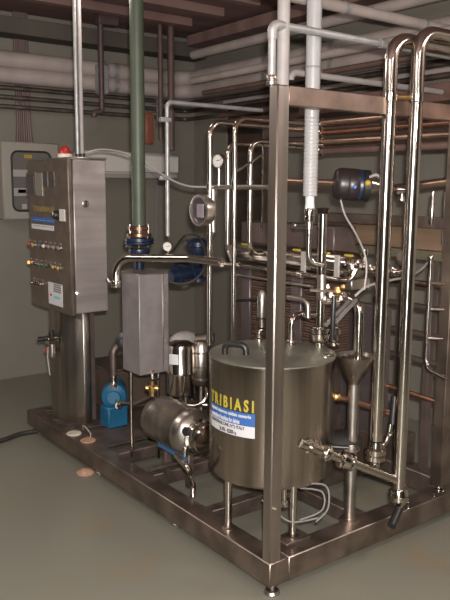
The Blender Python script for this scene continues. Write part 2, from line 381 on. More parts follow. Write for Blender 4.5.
# column
col = thing('support_column', 'chamfered steel column carrying the control cabinet above the left beam', 'column', (.14, 2.0, BT))
obj('shaft', prism(B(), [(.063, 2.131), (.08, 2.02), (.159, 1.874), (.20, 1.874), (.222, 1.91), (.222, 2.131)], BT+.008, zb+.01, .003), BRUSH, col)
obj('base_plate', prism(B(), [(.045, 2.18), (.045, 1.98), (.14, 1.82), (.27, 1.82), (.27, 2.18)], BT, BT+.008), FRAMED, col)
obj('rear_channel', box(B(), .222, .26, 1.93, 2.09, BT+.008, zb+.01, .002), LADD, col)
# air filter-regulator on the column's left face
q = Vector((.085, 1.96, .62))
rg = thing('air_regulator', 'small chrome air regulator with black knobs and red button on the column side', 'regulator', (.065, 2.07, .60))
obj('body', box(B(), .005, .073, 2.02, 2.07, .625, .665, .004), STEEL, rg)
obj('bowl', lathe(B(), (0.037, 2.042, 0.535), (0,0,1), [(.008, 0), (.016, .008), (.019, .03), (.019, .09)], 16), STEELD, rg)
k1 = obj('knob', lathe(B(), (0.037, 2.045, 0.665), (0,0,1), [(.014, 0), (.016, .01), (.016, .035), (.012, .04)], 16), BLACK, rg)
obj('knob', lathe(B(), (0.005, 2.090, 0.650), (-1,.25,0), [(.012, -.01), (.015, .0), (.015, .03), (.01, .034)], 16), BLACK, rg)
obj('bracket', box(B(), .02, .067, 2.07, 2.12, .63, .66, .003), BLACK, rg)
obj('button', lathe(B(), (0.030, 2.090, 0.575), (-1,0,0), [(.014, -.02), (.014, .01), (.009, .015)], 14), RED, rg)
obj('drain_tube', tube(B(), curve_pts([(0.025, 2.075, 0.600), (0.021, 2.075, 0.540), (0.025, 2.070, 0.470), (0.027, 2.065, 0.430)]), .004, 0, 8), PALE, rg)
# conduits to the ceiling
q = P(80, 158, X=.15)
for dx, m, nm in ((-2.0, GALV, 'left, darker one'), (2.4, WHITEP, 'right, paler one')):
    s = P(80+dx, 158, X=.15); s.z = zt+.012; e = s.copy(); e.z = ZC
    t_ = thing('conduit', 'thin vertical conduit from cabinet top to ceiling, '+nm+' of the pair', 'conduit', s)
    obj('tube', cyl(B(), s, e, wid(2.0, s), 12), m, t_); obj('gland', cyl(B(), s, s+Vector((0,0,.02)), wid(2.6, s), 12), BLACK, t_)
# thin cable from the cabinet to the plant
c1 = [Vector((.2, y0+.1, zt+.01)), W(86, 153, 3.9), W(103, 149.5, 3.9), W(128, 154, 3.8), W(150, 166, 3.7), W(170, 179, 3.6), W(188, 186, 3.5), W(207, 187, 3.42)]
tag(obj('signal_cable', tube(B(), curve_pts(c1), .0055, 0, 8), PALE), 'thin pale cable sagging from the cabinet top to the sight glass pipe', 'cable')

# ================================================================ BACK WALL FITTINGS
q0 = P(1, 141, Y=3.56); q1 = P(61, 221, Y=3.56)
ec = thing('wall_enclosure', 'beige wall enclosure with rounded dark window behind the control cabinet', 'enclosure', (q0.x, 3.7, q1.z))
ztp = P(1, 141, Y=3.56).z; zbt = P(1, 220, Y=3.56).z
obj('body', box(B(), q0.x, q1.x, 3.56, 3.7, zbt, ztp, .01), CABM, ec)
def rrect(bm, x0, x1, z0, z1, y, r, th, ring=0):
    n = 6; cs = [(x1-r, z1-r, 0), (x0+r, z1-r, 90), (x0+r, z0+r, 180), (x1-r, z0+r, 270)]
    out = [(cx+r*math.cos(math.radians(a0+90*k/n)), cz+r*math.sin(math.radians(a0+90*k/n))) for cx, cz, a0 in cs for k in range(n+1)]
    if ring: tube(bm, [Vector((x, y, z)) for x, z in out+out[:2]], ring, 0, 8, False)
    else:
        t = bmesh.new(); lo = [t.verts.new((x, y, z)) for x, z in out]; hi = [t.verts.new((x, y-th, z)) for x, z in out]
        t.faces.new(lo); t.faces.new(hi[::-1])
        for k in range(len(out)): t.faces.new((lo[k], lo[(k+1)%len(out)], hi[(k+1)%len(out)], hi[k]))
        join(bm, t)
    return bm
wa = P(11, 151, Y=3.56); wb = P(52, 211, Y=3.56)
wz0 = P(11, 211, Y=3.56).z
win = obj('window', rrect(B(), wa.x, wb.x, wz0, wa.z, 3.56, .05, .004), mat('smoked_window', (.12, .11, .10), .12), ec)
obj('seal', rrect(B(), wa.x, wb.x, wz0, wa.z, 3.556, .05, 0, .008), RUBBER, ec)
for (u0, v0, u1, v1, m) in ((12, 169.5, 46, 177, PALE), (13, 188, 30, 196, PALE), (18, 189.5, 26, 193, INK), (24, 154.5, 32, 158.5, YB_), (22, 204, 27, 209, PALE)):
    a_ = P(u0, v0, Y=3.554); b__ = P(u1, v1, Y=3.554); obj('inner_label', box(B(), a_.x, b__.x, 3.552, 3.557, b__.z, a_.z), m, win)
obj('hinge_screw', cyl(B(), P(7, 216, Y=3.56), P(7, 216, Y=3.552), .012, 10), BLACK, ec)
# air conditioner
a_ = P(80, 149, Y=3.48); b__ = P(181, 183, Y=3.48); za = P(130, 152, Y=3.48).z; zbb = P(130, 178.5, Y=3.48).z
ac = thing('air_conditioner', 'long white wall air conditioner behind the green pipe', 'air conditioner', (a_.x, 3.7, zbb))
obj('casing', box(B(), a_.x, b__.x, 3.48, 3.7, zbb+.03, za, .03), WHITE, ac)
obj('grille', box(B(), a_.x+.02, b__.x-.02, 3.50, 3.65, zbb, zbb+.05, .01), PALE, ac)
obj('vane', box(B(), a_.x+.1, b__.x-.15, 3.675, 3.484, zbb+.052, zbb+.062), GREYL, ac)
c_ = P(155, 206, Y=3.66)
tag(obj('condensate_tube', tube(B(), [P(157, 182, Y=3.67), P(156, 240, Y=3.67)], .008, 0, 8), GREYL), 'thin grey tube hanging on the wall below the air conditioner', 'tube')
# two thick lagged pipes round the corner
YP, XP = 3.50, 1.99
for nm, py0, w_ in (('upper', 58.5, 15), ('lower', 74, 14.5)):
    z_ = P(0, py0, Y=YP).z; r = wid(w_/2, P(60, py0+10, Y=YP))*1.08
    t_ = thing('lagged_pipe', nm+' of the two thick pale lagged pipes running round the room corner', 'pipe', (.5, YP, z_), 'lagged pipes under the ceiling')
    obj('tube', tube(B(), [(-2.5, YP, z_), (XP, YP, z_), (XP, -2.5, z_)], r, .14, 20), PIPEW, t_)
    for px in (103, 114, 160): 
        p = P(px, py0+px*.13, Y=YP); p.z = z_; obj('joint_band', cyl(B(), p-Vector((.02,0,0)), p+Vector((.02,0,0)), r*1.06, 20), GALV, t_)
    for yy in (2.4, 1.7): obj('joint_band', cyl(B(), (XP, yy-.02, z_), (XP, yy+.02, z_), r*1.05, 20), GALV, t_)
for k, (py, m) in enumerate(((87, FRAMED), (96.5, FRAMED), (106, FRAMED))):
    p = P(0, py, Y=3.62); nm = ('uppermost', 'middle', 'lowest')[k]
    t_ = thing('wall_pipe', nm+' of the three thin dark pipes running under the lagged pipes on the back wall', 'pipe', p, 'thin pipes on the back wall')
    obj('tube', tube(B(), [(-2.5, 3.62, p.z), (1.9+.06*k, 3.62, p.z), (1.9+.06*k, 3.0, p.z)] if False else [(-2.5, 3.62, p.z), (2.06, 3.62, p.z), (2.06, 0.2, p.z)], .018, .05, 10), m, t_)
    for xx in (1.0, 1.75): obj('pipe_clip', box(B(), xx-.012, xx+.012, 3.60, 3.7, p.z-.024, p.z+.024), GALV, t_)
# extra horizontals on the right wall
for k, (px, py, w_, m, nm) in enumerate(((262, 97, 5, PIPEW, 'pale thin pipe high on the right wall, left of the corner post'), (262, 110, 6, REDC, 'dark red pipe on the right wall just above the pipe arches'), (262, 119, 7, REDC, 'broad red brown duct on the right wall behind the pipe arches'))):
    p = P(px, py, X=2.10-.05*k)
    t_ = thing('wall_pipe', nm, 'pipe', p)
    obj('tube', tube(B(), [(p.x, 3.1, p.z), (p.x, -1.5, p.z)], wid(w_/2, p), 0, 12), m, t_)
    obj('pipe_clip', box(B(), p.x-.03, XR, 1.9, 1.93, p.z-.05, p.z+.05), GALV, t_)
# cable trunk
p = P(22, 60, Y=3.66); a_ = P(15, 60, Y=3.66); b__ = P(29, 60, Y=3.66)
ct = thing('cable_bundle', 'bundle of reddish brown cables running up the wall above the enclosure', 'cables', (p.x, 3.66, ztp))
for k in range(7):
    xx = a_.x+(b__.x-a_.x)*(k+.5)/7
    obj('cable', tube(B(), curve_pts([(p.x+(xx-p.x)*1.25, 3.67, ztp-.005), (xx, 3.67, ztp+.15), (xx+random.uniform(-.004,.004), 3.67, 2.3), (xx, 3.67, ZC)], 5), .012, 0, 8), TRUNK if k % 3 else REDC, ct)
# hanger
p = P(101, 60, Y=3.32); ph = thing('pipe_hanger', 'dark hanger rod with clamps gripping the two lagged pipes, spout at its foot', 'hanger', (p.x, 3.32, P(101, 112, Y=3.32).z))
zl = P(101, 112, Y=3.32).z
obj('rod', tube(B(), [(p.x, 3.32, ZC), (p.x, 3.32, zl), (p.x-.07, 3.32, zl), (p.x-.07, 3.32, zl-.04)], .022, .03, 12), mat('dark_rod', (.10, .065, .06), .5, .2, .2), ph)
for py in (73, 87): 
    q = P(101, py, Y=3.4); obj('clamp', box(B(), q.x-.045, q.x+.045, 3.34, 3.42, q.z-.06, q.z+.06, .01), GALV, ph)
obj('ceiling_bracket', box(B(), p.x-.03, p.x+.14, 3.28, 3.36, ZC-.08, ZC-.001, .005), MATS['dark_rod'], ph)
q = P(149, 128, Y=3.55)
tag(obj('valve_tag', box(B(), q.x-.045, q.x+.045, 3.53, 3.56, q.z-.14, q.z+.13, .02), mat('rust_red', (.22, .07, .04), .6)), 'rust red elongated fitting hanging by the wall right of the green pipe', 'fitting')
# red brown vertical drops near the corner
for px, w_, ya, yb2, nm in ((171, 7, 30, 150, 'dark red vertical pipe in the room corner behind the thin grey riser'), (160.5, 5, 20, 140, 'thin dark red drop pipe left of the grey riser')):
    p = P(px, 90, Y=3.35); za_ = min(ZC, P(px, ya, Y=3.35).z+.3); 
    tag(obj('drop_pipe', cyl(B(), (p.x, 3.35, P(px, yb2, Y=3.35).z), (p.x, 3.35, ZC), wid(w_/2, p), 12), REDC), nm, 'pipe')
# thick white pipes overhead to the right (along X)
def overhead(px, py, d, w_, m, label, x0=None, x1=2.25, ax='x', y0_=None, y1_=None):
    p = W(px, py, d)
    a_ = Vector(p); b__ = Vector(p)
    if ax == 'x': a_.x = x0; b__.x = x1
    else: a_.y = y0_; b__.y = y1_
    t_ = thing('overhead_pipe', label, 'pipe', p)
    r = wid(w_/2, p); obj('tube', cyl(B(), a_, b__, r, 20), m, t_)
    d_ = (b__-a_).normalized()
    for k in (.3, .62): obj('joint_band', cyl(B(), a_.lerp(b__, k)-d_*.015, a_.lerp(b__, k)+d_*.015, r*1.07, 20), GALV, t_)
overhead(365, 12, 3.3, 11, PIPEW, 'thick pale pipe crossing overhead, highest one right of the white hose', .4)
overhead(400, 4, 4.0, 12, PIPEW, 'pale lagged pipe in the top right corner of the view', None, ax='y', y0_=-.6, y1_=3.2)
overhead(350, 68, 4.2, 6, REDC, 'dull red pipe behind the overhead pipes, left of the two tall pipe bends', None, ax='y', y0_=-.6, y1_=2.9)
overhead(360, 48, 4.0, 9, PIPEW, 'grey pipe sloping past behind the left tall pipe bend', None, ax='y', y0_=-.6, y1_=2.9)
p0 = route(P(271.5, 84, Z=1.91), ('z', 'py', 24), ('x', 'to', 2.2))
gp = thing('galvanised_pipe', 'grey galvanised pipe rising off the corner post and turning overhead with an elbow', 'pipe', p0[0])
r = wid(4.3, p0[0]); obj('tube', tube(B(), p0, r*.92, r*1.7, 16), GALV, gp)
obj('union', collar(B(), p0[0]+Vector((0,0,.012)), (0,0,1), r*1.35, .035), STEELD, gp)
obj('elbow', tube(B(), [p0[1]-Vector((0,0,.05)), p0[1], p0[1]+Vector((.05,0,0))], r*1.15, r*1.7, 16), GALV, gp)
for xx in (.6, 1.2): obj('joint_band', cyl(B(), (xx, p0[1].y, p0[1].z), (xx+.03, p0[1].y, p0[1].z), r*1.12, 14), GALV, gp)
# white vertical pipe behind the corner post and ribbed hose
p = Vector((.10, .09, 0)); q = go(Vector((.10, .09, 1.9)), 'x', px=282.5)
tag(obj('white_pipe', cyl(B(), (q.x, q.y, 1.88), (q.x, q.y, ZC), wid(6.3, q), 20), WHITEP), 'smooth white vertical pipe dropping from the ceiling behind the corner post', 'pipe')
h0 = W(310, 196, 2.62); hr = wid(7.3, h0)
ho = thing('insulated_hose', 'white ribbed insulated hose hanging vertically right of the corner post', 'hose', h0)
prof = [(hr*.9, 0)]; zz = 0
while h0.z+zz < 1.80: prof += [(hr*.94, zz), (hr, zz+.004), (hr, zz+.009), (hr*.94, zz+.013)]; zz += .014
prof += [(hr*.98, zz), (hr*1.0, zz+.01), (hr*1.0, ZC-h0.z)]
obj('sleeve', lathe(B(), h0, (0,0,1), prof, 24), HOSEW, ho)
obj('tape_band', cyl(B(), (h0.x, h0.y, P(310, 68, Y=h0.y).z), (h0.x, h0.y, P(310, 66, Y=h0.y).z), hr*1.04, 24), GREYL, ho)
hc = thing('hose_coupling', 'clear and chrome hose coupling with black clamp at the lower end of the white hose', 'coupling', go(h0, 'z', py=262))
z1_, z2_, z3_, z4_ = [go(h0, 'z', py=v).z for v in (208, 222, 229, 262)]
obj('sleeve', lathe(B(), (h0.x, h0.y, z1_), (0,0,1), [(hr*.7, 0), (hr*.62, .02), (hr*.62, h0.z-z1_)], 20), mat('clear_plastic', (.5, .5, .5), .15), hc)
obj('union', collar(B(), (h0.x, h0.y, (z1_+z2_)/2), (0,0,1), hr*.78, z1_-z2_), STEEL, hc)
obj('clamp', cyl(B(), (h0.x, h0.y, z2_), (h0.x, h0.y, z3_), hr*.55, 16), STEELD, hc)
hb = obj('clamp_handle', tube(B(), [(h0.x, h0.y, (z2_+z3_)/2), Vector((h0.x, h0.y, (z2_+z3_)/2))-RT*.055], .006, 0, 8), BLACK, hc)
obj('clamp_tip', sphere(B(), Vector((h0.x, h0.y, (z2_+z3_)/2))-RT*.055, .009), STEEL, hb)
obj('tail_pipe', tube(B(), [(h0.x, h0.y, z3_), (h0.x, h0.y, z4_), Vector((h0.x, h0.y, z4_-.01))+RT*.06], hr*.36, .04, 12), STEEL, hc)
# white elbow overhead near the hose
w0 = W(291, 80, 2.8); pts = route(w0, ('z', 'py', 72), ('x', 'to', 2.195))
tag(obj('white_elbow_pipe', tube(B(), pts, wid(3.2, w0), .05, 14), WHITEP), 'thin white pipe with elbow running right behind the top beam and hose', 'pipe')

# ================================================================ GREEN PIPE, VALVES, COVER BOX
g = W(139, 228, 3.62); gr = wid(6.9, g)
gp = thing('green_pipe', 'thick dark green painted pipe dropping from the ceiling to the blue valve', 'pipe', g)
obj('tube', cyl(B(), g, (g.x, g.y, ZC), gr, 24), GREEN, gp)
fl = obj('flange', lathe(B(), g-Vector((0,0,.05)), (0,0,1), [(.055, 0), (.066, .005), (.066, .022), (.045, .026), (.045, .036), (.06, .04), (.06, .058), (.04, .064)], 24), mat('bronze_flange', (.25, .15, .10), .3, .9), gp)
for k in range(6):
    an = k*math.pi/3; obj('bolt', cyl(B(), g+Vector((math.cos(an)*.056, math.sin(an)*.056, -.058)), g+Vector((math.cos(an)*.056, math.sin(an)*.056, .02)), .006, 8), STEELD, fl)
vz = go(g, 'z', py=241).z
bv = thing('blue_valve', 'blue diaphragm valve with bolted round flange at the foot of the green pipe', 'valve', (g.x, g.y, go(g, 'z', py=273).z))
obj('bonnet', lathe(B(), (g.x, g.y, vz-.025), (0,0,1), [(.05, 0), (.076, .008), (.078, .014), (.078, .022), (.072, .024), (.078, .026), (.078, .04), (.06, .048), (.04, .05)], 28), BLUE, bv)
for k in range(8):
    an = k*math.pi/4+.2; obj('bolt', cyl(B(), (g.x+math.cos(an)*.068, g.y+math.sin(an)*.068, vz-.035), (g.x+math.cos(an)*.068, g.y+math.sin(an)*.068, vz+.028), .006, 8), STEEL, bv)
obj('body', lathe(B(), (g.x, g.y, go(g, 'z', py=258).z), (0,0,1), [(.03, -.09), (.045, -.085), (.045, -.07), (.025, -.06), (.028, 0), (.05, .015), (.058, .035), (.055, .05)], 24), BLUE, bv)
vb = W(198, 247, 3.9)
b2 = thing('blue_valve', 'second blue valve behind the upright pipe right of the dial gauge, with blue pipework below', 'valve', go(vb, 'z', py=281))
obj('bonnet', lathe(B(), vb, (0,0,1), [(.03, -.05), (.048, -.03), (.05, .0), (.066, .006), (.066, .03), (.05, .036), (.03, .05)], 24), BLUE, b2)
obj('body', lathe(B(), go(vb, 'z', py=281), (0,0,1), [(.045, 0), (.045, .02), (.028, .03), (.028, .17)], 20), BLUE, b2)
obj('side_arm', tube(B(), [W(170, 277, 3.75), W(182, 274, 3.8), W(198, 271, 3.9)], .035, .04, 16), BLUE, b2)
obj('flange', lathe(B(), W(176, 276, 3.77), W(198, 271, 3.9)-W(170, 277, 3.75), [(.052, 0), (.052, .02)], 20), BLUE, b2)
obj('side_arm', tube(B(), curve_pts([W(172, 268, 3.7), W(180, 262, 3.75), W(190, 266, 3.8), W(196, 276, 3.85)]), .012, 0, 10), BLUE, b2)
tag(obj('black_hose', tube(B(), curve_pts([W(166, 280, 3.5), W(180, 284, 3.5), W(196, 279, 3.5), W(206, 262, 3.55), W(200, 238, 3.7), W(185, 236, 3.75), W(172, 252, 3.6)]), .006, 0, 8), RUBBER), 'thin black hose looping round the second blue valve', 'hose')
# thin grey riser
a_ = W(167.8, 236, 3.72); pts = route(a_, ('z', 'py', 102), ('x', 'px', 262))
rs = thing('grey_riser', 'thin grey riser pipe with top elbow, standing between green pipe and sight glass', 'pipe', a_)
obj('tube', tube(B(), pts, wid(2.2, a_), .03, 12), GALV, rs)
for py in (120, 178): q = go(a_, 'z', py=py); obj('clamp', box(B(), q.x-.045, q.x+.02, q.y-.015, q.y+.015, q.z-.012, q.z+.012, .003), GALV, rs)
def gauge(name, px, py, d, rpx, label, stem_py, facing=None):
    c = W(px, py, d); r = wid(rpx, c); n = facing or Vector((-.75, -.65, 0))
    t_ = thing(name, label, 'gauge', go(c, 'z', py=stem_py)); n = n.normalized()
    obj('case', lathe(B(), c-n*.012, n, [(r*.9, 0), (r, .004), (r, .022), (r*.9, .026), (r*.88, .022), (0, .022)], 24, False), STEELD, t_)
    f_ = obj('dial', lathe(B(), c+n*.0105, n, [(r*.87, 0), (0, .001)], 24, False), WHITE, t_)
    u = Vector((0,0,1)).cross(n).normalized()
    obj('needle', tube(B(), [c+n*.013-u*r*.2, c+n*.013+u*r*.6+Vector((0,0,r*.15))], r*.05, 0, 6), INK, f_)
    bm = B()
    for k in range(9):
        an = math.radians(-40+k*32.5); dd = u*math.cos(an)+Vector((0,0,1))*math.sin(an); tube(bm, [c+n*.012+dd*r*.66, c+n*.012+dd*r*.8], r*.035, 0, 4)
    obj('scale_marks', bm, INK, f_)
    obj('stem', cyl(B(), go(c, 'z', py=stem_py), c-Vector((0,0,r*.9)), r*.25, 10), STEEL, t_)
    return t_
gauge('pressure_gauge', 168, 246.5, 3.35, 5, 'small round white dial gauge above the steel cover box', 257)
gauge('pressure_gauge', 219, 161, 3.3, 7, 'white dial gauge on a stem between the two left upright pipes', 186, Vector((-1, -.25, 0)))
# cover box
bc = W(140, 376, 3.42); bx1 = go(bc, 'x', px=170).x; by1 = go(bc, 'y', px=123).y; bz1 = go(bc, 'z', py=275.5).z
cb = thing('cover_box', 'upright stainless steel cover box with chamfered corner beside the green pipe', 'box', (bc.x, bc.y, bc.z))
obj('shell', prism(B(), [(bc.x, bc.y), (bx1-.008, bc.y), (bx1, bc.y+.008), (bx1, by1), (bc.x, by1)], bc.z, bz1, .003), mat('matt_zinc_steel', (.30, .265, .265), .5, .6, .15, 14), cb)
obj('lid', prism(B(), [(bc.x-.003, bc.y-.003), (bx1-.006, bc.y-.003), (bx1+.003, bc.y+.006), (bx1+.003, by1+.003), (bc.x-.003, by1+.003)], bz1, bz1+.006, .002), STEELD, cb)
for x, y in ((bc.x+.03, by1-.03), (bx1-.04, bc.y+.05)): obj('leg', cyl(B(), (x, y, BT-.014), (x, y, bc.z), .008, 10), STEEL, cb)
obj('seam', box(B(), bx1-.043, bx1-.037, bc.y-.004, bc.y+.001, bc.z+.002, bz1-.002, .001), STEELD, cb)
for k in range(5): obj('rivet', lathe(B(), (bx1-.025, bc.y, bc.z+.06+k*.1), (0,-1,0), [(.004, 0), (.003, .003)], 8), STEEL, cb)
# bent pipe beside the box
e0 = W(116, 284, 3.45); pts = [W(116, 283, 3.45), W(115.5, 258, 3.45), W(190, 258.5, 3.25), W(222, 262.5, 3.1)]
bp_ = thing('bent_pipe', 'polished pipe bending down at the left of the cover box', 'pipe', e0)
obj('tube', tube(B(), pts, wid(4.0, e0), .09, 18), STEEL, bp_)
obj('end_union', collar(B(), e0, (0,0,1), wid(5.2, e0), .035), STEEL, bp_)
obj('drain_cock', tube(B(), [e0+Vector((0,0,.005)), e0-RT*.035+Vector((0,0,.01)), e0-RT*.045+Vector((0,0,.03))], .008, .01, 8), STEELD, bp_)
# small bits under the box: brass valve, pump, brown box
q0 = P(93, 406, Y=2.08); bb = thing('motor_box', 'dull brown steel box at the far end of the skid behind the blue pump', 'box', (.55, 2.15, BT))
xa = go(Vector((.4, 1.95, .3)), 'x', px=104).x
obj('casing', box(B(), .40, .82, 2.0, 2.36, BT, .40, .01), mat('brown_casing', (.12, .085, .065), .5, .4, .2, 6), bb)
obj('lid', box(B(), .39, .83, 1.99, 2.37, .40, .415, .004), FRAMED, bb)
pm = P(114, 396, Y=1.78); pr = wid(13, pm)
pu = thing('pump', 'small bright blue pump with chrome spigot at the foot of the cover box', 'pump', (pm.x, pm.y, BT))
n = Vector((-.55, -.84, 0)).normalized()
obj('casing', lathe(B(), pm-n*.06, n, [(pr*.7, 0), (pr, .02), (pr, .06), (pr*.93, .075), (pr*.55, .09), (pr*.5, .1), (0, .1)], 28, False), BLUEP, pu)
obj('foot', box(B(), pm.x-.06, pm.x+.07, pm.y-.04, pm.y+.07, BT, pm.z-pr*.75, .006), BLUEP, pu)
obj('motor', cyl(B(), pm-n*.06, pm-n*.2, pr*.75, 24, .008), BLUEP, pu)
sp = obj('spigot', cyl(B(), pm+n*.03+Vector((.02,0,-.02)), pm+n*.15+Vector((.05,0,-.03)), .014, 12), STEEL, pu)
obj('union', collar(B(), pm+n*.115+Vector((.04,0,-.026)), n, .022, .03), STEEL, sp)
obj('outlet_neck', lathe(B(), pm+Vector((0,0,pr*.9)), (0,0,1), [(.03, -.01), (.024, .0), (.018, .01), (.014, .03), (.018, .04), (.018, .06), (.012, .065)], 16), STEEL, pu)
t0 = pm+Vector((0,0,pr*.9+.06))
tag(obj('pump_riser', tube(B(), [t0, go(t0, 'z', py=346), go(go(t0, 'z', py=346), 'x', px=132)], .022, .05, 14), FRAMED), 'dark elbow pipe rising from the blue pump behind the cover box', 'pipe')
q = W(124, 340, 3.75); tag(obj('hand_wheel', lathe(B(), q, n, [(.028, -.01), (.045, 0), (.045, .015), (.02, .02), (.02, .05), (0, .05)], 20, False), BLACK), 'black round hand wheel peeping out left of the cover box', 'knob')
br = W(152, 388, 3.3); bt_ = thing('brass_valve', 'small brass valve with black lever between cover box and steel drum', 'valve', br-Vector((0,0,.04)))
obj('body', lathe(B(), br-Vector((0,0,.04)), (0,0,1), [(.014, 0), (.014, .02), (.02, .024), (.02, .05), (.012, .055), (.012, .075)], 8), BRASS, bt_)
obj('side_port', cyl(B(), br-RT*.03, br+RT*.03, .012, 10), BRASS, bt_)
obj('lever', box(B(), br.x-.01, br.x+.05, br.y-.006, br.y+.006, br.z+.035, br.z+.043, .002), BLACK, bt_)
st = W(152, 392, 3.32); tag(obj('drain_line', tube(B(), [W(118, 402, 3.75), W(135, 404, 3.65), W(152, 396, 3.45), W(152, 372, 3.45), W(160, 360, 3.6)], .008, .03, 8), STEELD), 'thin dull pipe linking the blue pump to the brass valve', 'pipe')

# canister with label
cn = W(181, 371, 3.55); cr = wid(14.5, cn); zt_ = go(cn, 'z', py=348).z; zb_ = go(cn, 'z', py=392).z
ca = thing('canister', 'upright polished steel canister with a white label behind the steel drum', 'canister', (cn.x, cn.y, zb_))
obj('shell', lathe(B(), (cn.x, cn.y, zb_), (0,0,1), [(cr*.9, -.008), (cr, 0), (cr, .10), (cr*1.03, .105), (cr*1.03, .115), (cr, .12), (cr, zt_-zb_), (cr*.93, zt_-zb_+.02), (cr*.6, zt_-zb_+.035), (0, zt_-zb_+.04)], 32, False), STEEL, ca)
lb = B(); 
def curved_patch(bm, cx, cy, r, px0, px1, z0, z1, n=10, th=.0015, zc=None):
    """patch on a vertical cylinder between two pixel columns"""
    def ang(px):
        best = None
        for k in range(721):
            a = math.pi*.7+math.pi*1.1*k/720; p = Vector((cx+r*math.cos(a), cy+r*math.sin(a), (z0+z1)/2))-CAM
            x = 225+F*p.dot(RT)/p.dot(FW)
            nrm = Vector((math.cos(a), math.sin(a), 0))
            if nrm.dot(p) < 0 and (best is None or abs(x-px) < best[0]): best = (abs(x-px), a)
        return best[1]
    a0, a1 = ang(px0), ang(px1)
    vs = [[bm.verts.new((cx+rr*math.cos(a0+(a1-a0)*k/n), cy+rr*math.sin(a0+(a1-a0)*k/n), z)) for k in range(n+1)] for rr, z in ((r+.0003, z0), (r+th, z0), (r+th, z1), (r+.0003, z1))]
    for i in range(3):
        for k in range(n): bm.faces.new((vs[i][k], vs[i][k+1], vs[i+1][k+1], vs[i+1][k]))
    return a0, a1
curved_patch(lb, cn.x, cn.y, cr, 169.5, 178.5, go(cn, 'z', py=361.5).z+.0, go(cn, 'z', py=351.5).z)
obj('sticker', lb, PAPER, ca)
for k in range(3):
    an = .4+k*2.1; x, y = cn.x+cr*.7*math.cos(an), cn.y+cr*.7*math.sin(an); obj('leg', cyl(B(), (x, y, BT-.014), (x, y, zb_), .008, 10), STEELD, ca)
obj('drain_pipe', tube(B(), [(cn.x, cn.y, zb_), (cn.x, cn.y, zb_-.07), Vector((cn.x, cn.y, zb_-.07))+RT*.14], .011, .03, 10), STEEL, ca)
cv = W(184, 339, 3.85); tag(obj('plastic_cover', sphere(B(), cv, .06, 1.5, .9, .75), PALE), 'pale rounded cover behind the steel canister', 'cover')
tag(obj('insulated_line', tube(B(), [W(160, 341, 3.9), W(214, 338, 3.85)], .03, 0, 14), FRAMED), 'dark thick pipe running behind the canister top', 'pipe')
# second, darker filter housing
f0 = W(201, 362, 3.55); fr = wid(8, f0); fh = thing('filter_housing', 'dark narrow steel filter housing between canister and round tank', 'filter', go(f0, 'z', py=392))
obj('shell', lathe(B(), go(f0, 'z', py=385), (0,0,1), [(fr*.7, 0), (fr, .02), (fr, go(f0, 'z', py=345).z-go(f0, 'z', py=385).z), (fr*.6, go(f0, 'z', py=341).z-go(f0, 'z', py=385).z)], 24), STEELD, fh)
for py in (352, 366, 378): q = go(f0, 'z', py=py); obj('ring', lathe(B(), q, (0,0,1), [(fr*1.1, -.005), (fr*1.1, .005)], 24), FRAME, fh)
obj('leg', cyl(B(), (f0.x, f0.y, BT-.014), go(f0, 'z', py=385), .012, 10), STEELD, fh)
tag(obj('curved_pipe', tube(B(), curve_pts([W(178, 403, 3.45), W(196, 406, 3.4), W(206, 398, 3.4), W(206, 388, 3.42)]), .009, 0, 10), STEEL), 'curved thin steel pipe under the filter housing', 'pipe')

# ================================================================ STEEL DRUM (motor hood)
X0 = .18; A = P(160, 420, X=X0); A = Vector((X0, 1.0, .40)); 
ea = P(156, 418, X=X0); eb = P(203, 435, X=X0); rr = .112
zc_ = (ea.z+eb.z)/2
dm = thing('motor_drum', 'horizontal steel drum lying left of the tank with a domed end and blue strip', 'drum', (X0, (ea.y+eb.y)/2, BT))
s = Vector((X0, ea.y-.03, zc_)); L_ = ea.y-eb.y
obj('shell', lathe(B(), s, (0,-1,0), [(rr*.93, 0), (rr, .006), (rr, .03), (rr*1.015, .035), (rr, .04), (rr, L_*.66), (rr*1.012, L_*.665), (rr, L_*.67)], 40), BRUSH, dm)
obj('domed_end', lathe(B(), s, (0,-1,0), [(rr, L_*.67), (rr*.97, L_*.73), (rr*.84, L_*.79), (rr*.6, L_*.83), (rr*.5, L_*.85)], 40), STEELD, dm)
fo = s+Vector((0,-L_*.85,0))
obj('clamp_flange', lathe(B(), fo, (0,-1,0), [(rr*.5, -.005), (rr*.74, 0), (rr*.76, .012), (rr*.66, .02), (rr*.64, .03), (rr*.74, .036), (rr*.74, .05), (rr*.6, .056), (rr*.6, .066), (rr*.68, .07), (rr*.66, .08), (rr*.4, .085)], 32), STEEL, dm)
kn = obj('clamp_knob', lathe(B(), fo+Vector((-.055, .0, .035)), (-.8,-.4,.2), [(.009, -.01), (.009, .012), (.02, .014), (.022, .03), (.016, .036), (0, .036)], 14, False), BLACK, dm)
obj('cock', tube(B(), [fo+Vector((-.05,.0,-.02)), fo+Vector((-.085,-.01,-.04)), fo+Vector((-.085,-.01,-.075))], .011, .012, 10), STEEL, dm)
obj('blue_strip', tube(B(), [(X0-.055, ea.y-.12, zc_-rr*.95), (X0-.06, fo.y+.02, zc_-rr*.98)], .012, 0, 8), mat('blue_strip', (.03, .08, .16), .5), dm)
for yy in (ea.y-.1, fo.y+.08): obj('leg', box(B(), X0-.015, X0+.015, yy-.015, yy+.015, BT-.014 if yy > .5 else BT, zc_-rr+.004, .003), FRAMED, dm)
